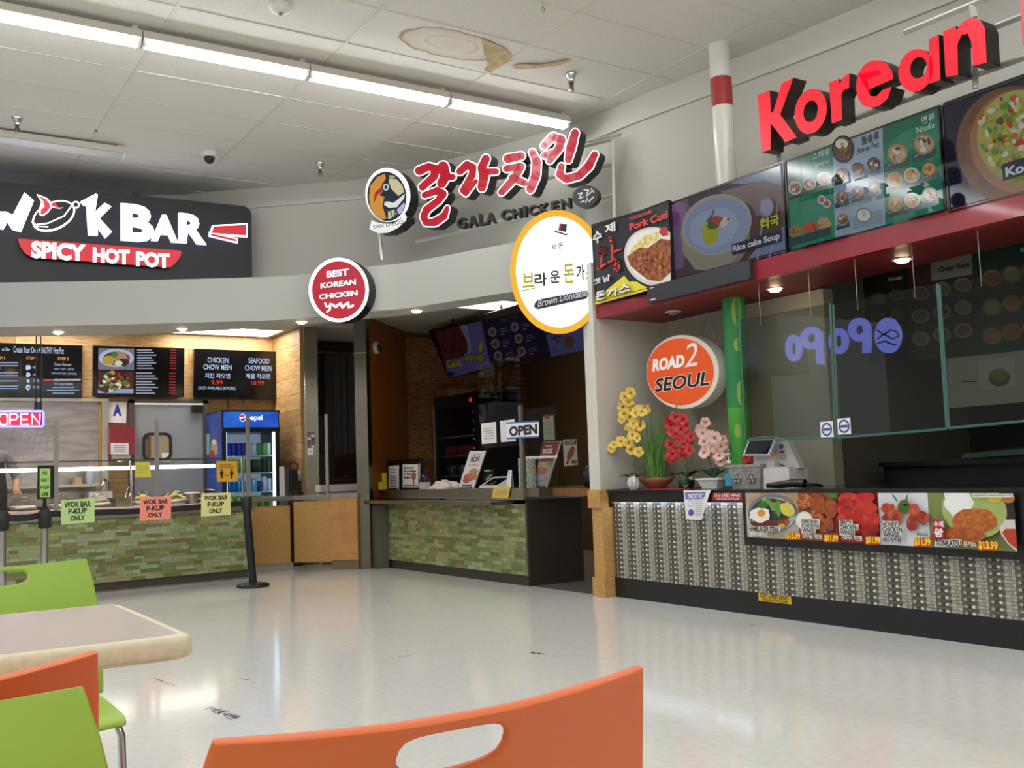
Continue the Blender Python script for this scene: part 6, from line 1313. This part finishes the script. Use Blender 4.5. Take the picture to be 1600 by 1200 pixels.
# stickers and switch plate on the narrow pillar, oak wall switch
PF2 = FR((4.49,11.53), (.84,-.54)); t = thing('sticker', 'block of small card logo stickers on the narrow steel pillar', 'sticker', PF2.pt(.05,1.2)); b = PR(PF2, .002)
for i in range(2):
    for k in range(6): b.rect(480.5+6*i, 675+4.2*k, 485.5+6*i, 678.6+4.2*k, ['3a4a7a','a84a3a','c9c9c4','2a3a5a'][(k+i) % 4])
b.build('logos', t)
t = thing('switch_plate', 'pale switch plate below the stickers on the narrow pillar', 'switch', PF2.pt(.08,1.1)); a, c = PF2.px(481,711), PF2.px(490,700); MB().obox(PF2, a[0], c[0], a[1], c[1], 0, .008, PAPER).build('plate', t); MB().obox(PF2, (a[0]+c[0])/2-.006, (a[0]+c[0])/2+.006, (a[1]+c[1])/2-.008, (a[1]+c[1])/2+.008, .008, .012, M('8a8a88', .4)).build('button', t)
OS = FR((4.44,0,0), (0,-1,0)); t = thing('wall_socket', 'white tall switch on the oak side wall', 'switch', OS.pt(-11.65,1.05)); MB().obox(OS, -11.68, -11.60, 1.0, 1.12, 0, .01, PAPER).build('plate', t); MB().obox(OS, -11.655, -11.625, 1.04, 1.08, .01, .016, M('c9c9c4', .4)).build('toggle', t)
# dark coffee machine right of the blue fridge
CM = PY(11.5); a, c = CM.px(452,778), CM.px(465,733); t = thing('coffee_machine', 'black dispenser between the blue fridge and the oak wall', 'dispenser', CM.pt((a[0]+c[0])/2,.0))
MB().obox(CM, a[0], c[0], .88, c[1], -.3, 0, BLACKM).build('body', t); MB().obox(CM, a[0]-.02, c[0]+.02, 0, .88, -.35, .01, M('3f352a', .6)).build('cabinet', t); p = CM.pt((a[0]+c[0])/2+.02, c[1], -.05); MB().tube([p+V((-.06,0,0)), p+V((-.05,0,.06)), p+V((0,0,.09)), p+V((.05,0,.06)), p+V((.06,0,0))], .008, BLACK, 6).build('handle', t)
# ================================================================ WORKER behind the glass
def person(label, at, rz):
    J = {'pel':(0,0,.93,.13),'bel':(0,.02,1.06,.125),'che':(0,.06,1.27,.135),'nek':(0,.09,1.44,.055),'hd0':(0,.11,1.50,.06),'hd1':(0,.13,1.60,.088),'hd2':(0,.13,1.69,.07),
         'shr':(.19,.06,1.38,.062),'elr':(.30,.10,1.12,.046),'wrr':(.24,.34,1.02,.03),'shl':(-.19,.06,1.38,.062),'ell':(-.28,.10,1.12,.046),'wrl':(-.20,.34,1.02,.03),
         'hpr':(.09,0,.86,.1),'knr':(.1,.02,.48,.062),'anr':(.1,-.02,.09,.042),'tor':(.1,.14,.04,.035),'hpl':(-.09,0,.86,.1),'knl':(-.1,.02,.48,.062),'anl':(-.1,-.02,.09,.042),'tol':(-.1,.14,.04,.035)}
    E_ = [('pel','bel'),('bel','che'),('che','nek'),('nek','hd0'),('hd0','hd1'),('hd1','hd2'),('che','shr'),('shr','elr'),('elr','wrr'),('che','shl'),('shl','ell'),('ell','wrl'),('pel','hpr'),('hpr','knr'),('knr','anr'),('anr','tor'),('pel','hpl'),('hpl','knl'),('knl','anl'),('anl','tol')]
    for s, n in ((1,'r'),(-1,'l')):
        x, y, z = J['wr'+n][:3]; J['pa'+n] = (x-.01*s, y+.07, z-.02, .026); E_.append(('wr'+n,'pa'+n))
        for i, (dx, L) in enumerate(((-.03,.07),(-.011,.08),(.009,.077),(.027,.06))):
            J['f%d%s'%(i,n)] = (x-.01*s+dx*s, y+.075+L*.6, z-.03, .0095); J['g%d%s'%(i,n)] = (x-.01*s+dx*s, y+.075+L*.95, z-.06, .008); E_ += [('pa'+n,'f%d%s'%(i,n)), ('f%d%s'%(i,n),'g%d%s'%(i,n))]
        J['th'+n] = (x-.05*s, y+.09, z-.03, .011); E_.append(('pa'+n,'th'+n))
    K = list(J); me = bpy.data.meshes.new('body'); me.from_pydata([J[k][:3] for k in K], [(K.index(a), K.index(b)) for a, b in E_], [])
    o = bpy.data.objects.new('person', me); COL.objects.link(o); md = o.modifiers.new('skin', 'SKIN'); 
    for i, k in enumerate(K): me.skin_vertices[0].data[i].radius = (J[k][3], J[k][3])
    me.skin_vertices[0].data[0].use_root = True; o.modifiers.new('sub', 'SUBSURF').render_levels = 2; o.modifiers['sub'].levels = 2
    m = bpy.data.materials.new('mat_person'); m.use_nodes = True; N = m.node_tree.nodes; L = m.node_tree.links; p = N['Principled BSDF']; p.inputs['Roughness'].default_value = .7
    tc = N.new('ShaderNodeTexCoord'); sx = N.new('ShaderNodeSeparateXYZ'); L.new(tc.outputs['Object'], sx.inputs[0])
    c1 = N.new('ShaderNodeMath'); c1.operation = 'GREATER_THAN'; c1.inputs[1].default_value = 1.43; L.new(sx.outputs['Z'], c1.inputs[0])
    c2 = N.new('ShaderNodeMath'); c2.operation = 'GREATER_THAN'; c2.inputs[1].default_value = .19; L.new(sx.outputs['Y'], c2.inputs[0])
    c2b = N.new('ShaderNodeMath'); c2b.operation = 'GREATER_THAN'; c2b.inputs[1].default_value = .9; L.new(sx.outputs['Z'], c2b.inputs[0]); c2c = N.new('ShaderNodeMath'); c2c.operation = 'MULTIPLY'; L.new(c2.outputs[0], c2c.inputs[0]); L.new(c2b.outputs[0], c2c.inputs[1])
    c3 = N.new('ShaderNodeMath'); c3.operation = 'MAXIMUM'; L.new(c1.outputs[0], c3.inputs[0]); L.new(c2c.outputs[0], c3.inputs[1])
    c4 = N.new('ShaderNodeMath'); c4.operation = 'LESS_THAN'; c4.inputs[1].default_value = .92; L.new(sx.outputs['Z'], c4.inputs[0])
    m1_ = N.new('ShaderNodeMix'); m1_.data_type = 'RGBA'; m1_.inputs['A'].default_value = lin('77716e'); m1_.inputs['B'].default_value = lin('b98468'); L.new(c3.outputs[0], m1_.inputs['Factor'])
    m2_ = N.new('ShaderNodeMix'); m2_.data_type = 'RGBA'; m2_.inputs['B'].default_value = lin('24262c'); L.new(c4.outputs[0], m2_.inputs['Factor']); L.new(m1_.outputs['Result'], m2_.inputs['A']); L.new(m2_.outputs['Result'], p.inputs['Base Color'])
    me.materials.append(m); o.location = at; o.rotation_euler = (0, 0, rz); BASE[o.name] = V((0,0,0)); tag(o, label, 'person')
    hm = MB().lathe((0,.125,1.60), [(.1,-.02),(.104,.04),(.09,.1),(.04,.13),(0,.135)], M('1a1614', .6), 16, sx=.95, sy=1.05); h_ = hm.build('hair', o)
    fc = MB().ball((.032,.215,1.61), .011, M('f0ece6', .3), 6).ball((-.032,.215,1.61), .011, M('f0ece6', .3), 6).ball((.032,.225,1.61), .005, BLACK, 6).ball((-.032,.225,1.61), .005, BLACK, 6).ball((0,.225,1.585), (.013,.02,.02), M('b98468', .6), 6).ball((0,.212,1.545), (.024,.008,.006), M('9a4a44', .5), 8); fc.build('face', o)
    for s in (-1, 1): MB().ball((s*.088,.12,1.60), (.012,.02,.03), M('b98468', .6), 6).build('ear', o)
    ap = MB().add([(-.13,.2,1.28),(.13,.2,1.28),(.17,.17,1.0),(.17,.16,.6),(-.17,.16,.6),(-.17,.17,1.0)], [(0,1,2,5),(5,2,3,4)], M('2b2b2e', .7)); ap.build('apron', o)
    return o
person('worker in a grey shirt reaching over the counter at the left edge', (1.05,11.55,0), math.pi+.15)

# ================================================================ FOREGROUND TABLE AND CHAIRS
t = thing('dining_table', 'pale laminate table with cream rounded edge in the left foreground', 'table', (-.3,2.02,0))
tx0, tx1, ty0, ty1, tz = -1.05, .475, 1.735, 2.335, .75
def rrect(x0, y0, x1, y1, r, n=6):
    q = []
    for cx, cy, s in ((x1-r,y1-r,0),(x0+r,y1-r,1),(x0+r,y0+r,2),(x1-r,y0+r,3)): q += [(cx+r*math.cos((s+k/n)*math.pi/2), cy+r*math.sin((s+k/n)*math.pi/2)) for k in range(n+1)]
    return q
ed = MB(); prof = [(0.012,-.04),(.003,-.036),(0,-.03),(0,-.010),(.004,-.002),(.012,0),(.022,.0005)]; rings = [[(x, y, tz+dz) for x, y in rrect(tx0+i, ty0+i, tx1-i, ty1-i, .028)] for i, dz in prof]; n = len(rings[0])
ed.add([q for r_ in rings for q in r_], [(i*n+k, i*n+(k+1) % n, (i+1)*n+(k+1) % n, (i+1)*n+k) for i in range(len(rings)-1) for k in range(n)] + [tuple(range(n))[::-1]], M('d8cfae', .5, col2='cfc5a2', ns=60), True); ed.build('edge_band', t)
MB().add([(x, y, tz+.0006) for x, y in rrect(tx0+.02, ty0+.02, tx1-.02, ty1-.02, .02)], [tuple(range(n))], M('bdb0a6', .25, spec=.5)).build('laminate_top', t)
MB().lathe((-.3,2.035,0), [(.28,0),(.28,.012),(.06,.03),(.04,.04),(.04,.70),(.16,.71)], M('2a2a2a', .4, .5), 20).build('pedestal', t)
def chair(label, loc, rz, col, proto=[None]):
    """moulded back with grip slot, moulded seat, four steel legs; sitter looks along +y"""
    t = thing('cafe_chair', label, 'chair', loc, 'moulded cafe chairs'); BASE[t.name] = V((0,0,0)); t.rotation_euler = (0, 0, rz)
    mt_ = M(col, .42)
    S = [-1,-.965,-.72,-.42,-.315,-.3,-.05,.2,.215,.42,.72,.965,1]; Zs = [.43,.445,.53,.62,.69,.745,.750,.7875,.7905,.795,.7985,.80]
    hole = lambda i, j: -.3 < (S[i]+S[i+1])/2 < .2 and .752 < (Zs[j]+Zs[j+1])/2 < .786
    vs = []
    for z_ in Zs:
        k = (z_-.43)/.37
        for s in S:
            hw = .252 - .034*k**3
            zz = z_ - .009*(1-s*s)*k**6 - (.006*(1-((s+.05)/.26)**2) if .7449 < z_ < .7505 and abs(s+.05) < .26 else 0)
            vs.append((s*hw, -.19-.075*k*k-.025+ .026*s*s*(.6+.4*k), zz))
    n_ = len(S); fs = [(j*n_+i, j*n_+i+1, (j+1)*n_+i+1, (j+1)*n_+i) for j in range(len(Zs)-1) for i in range(n_-1) if not hole(i, j)]
    o = MB().add(vs, fs, mt_, True).build('backrest', t); sd = o.modifiers.new('s', 'SOLIDIFY'); sd.thickness = .011; sd.offset = 0; ss = o.modifiers.new('b', 'SUBSURF'); ss.levels = 2; ss.render_levels = 2
    vs = []; U_ = [-1,-.96,-.5,0,.5,.96,1]; Ys = [-.23,-.215,-.1,.05,.17,.215,.23]
    for y in Ys:
        for u in U_: vs.append((u*(.225-.02*(y < -.1)), y, .45-.012*(1-u*u)-(.018 if y > .22 else .004 if y > .2 else 0)))
    n_ = 7; o = MB().add(vs, [(j*n_+i, j*n_+i+1, (j+1)*n_+i+1, (j+1)*n_+i) for j in range(6) for i in range(6)], mt_, True).build('seat', t); sd = o.modifiers.new('s', 'SOLIDIFY'); sd.thickness = .014; sd.offset = -1; ss = o.modifiers.new('b', 'SUBSURF'); ss.levels = 2; ss.render_levels = 2
    for s in (-1, 1):
        for q_ in ([(s*.205,.19,.435),(s*.215,.21,.40),(s*.225,.225,.008)], [(s*.19,-.19,.435),(s*.20,-.21,.40),(s*.215,-.255,.008)]):
            lg = MB().tube(q_, .0095, CHROME, 8).build('leg', t); MB().lathe((q_[2][0],q_[2][1],0), [(.011,0),(.012,.018),(.0098,.022)], BLACKM, 8).build('foot_cap', lg)
        MB().tube([(s*.205,.19,.43),(s*.195,-.19,.43)], .009, CHROME, 8).build('seat_rail', t)
        MB().tube([(s*.16,-.20,.43),(s*.175,-.225,.5),(s*.18,-.232,.6)], .008, CHROME, 8).build('back_strut', t)
    return t
ORA = 'd9672c'; GRE = '93b33a'
chair('orange cafe chair in the front centre seen from behind', (.452,1.075,0), 0, ORA)
chair('orange cafe chair drawn up to the near side of the pale table', (-.048,1.52,0), math.radians(20), ORA)
chair('green cafe chair at the lower left corner, nearest to the viewer', (.004,.835,0), math.pi+math.radians(6), GRE)
chair('green cafe chair on the far side of the pale table', (.325,2.84,0), math.pi, GRE)

# ================================================================ the lit sign across the hall that shows mirrored in the hanging glass
XV, XR = 2*5.12+2.2, -2.2
RF_ = FR((XR,0,0), (0,1,0))
def mir(x, y):
    d = ray(x, y); p = CAM+d*(XV/d.x); return (p.y, p.z)
t = thing('lit_sign', 'blue lit sign across the hall with fish emblem, seen mirrored in the glass', 'sign', (XR, mir(1320,530)[0], mir(1320,560)[1]))
BL = M('7f86e8', .4, emit=9.); zr = zm(1220,380,4.21)
def mring(cx, cy, rx, ry, w, n=28):
    MB().ring(RF_, [mir(*zr(cx+rx*math.cos(k*6.2832/n), cy+ry*math.sin(k*6.2832/n))) for k in range(n)], [mir(*zr(cx+(rx-w)*math.cos(k*6.2832/n), cy+(ry-w*1.1)*math.sin(k*6.2832/n))) for k in range(n)], 0, .05, BL).build('letter', t)
def mpoly(P, m_=BL, d=.05, nm='letter'): MB().prism(RF_, [mir(*zr(*q)) for q in P], 0 if d == .05 else .05, d, m_).build(nm, t)
mring(95,690,52,88,34); mring(212,625,70,75,40); mpoly([(238,600),(280,580),(292,800),(248,795)]); mring(390,645,62,85,38); mring(528,570,72,78,42); mpoly([(555,560),(600,550),(598,720),(550,722)])
mpoly(ell(716,608,84,116,30)); NVY = M('1d2470', .5)
for pts in ([(650,570),(690,605),(740,570),(780,585),(790,615),(750,630),(690,600),(655,630)], [(655,660),(700,645),(745,665),(780,670)]):
    for p in stroke(pts, 9): mpoly(p, NVY, .053, 'fish_line')
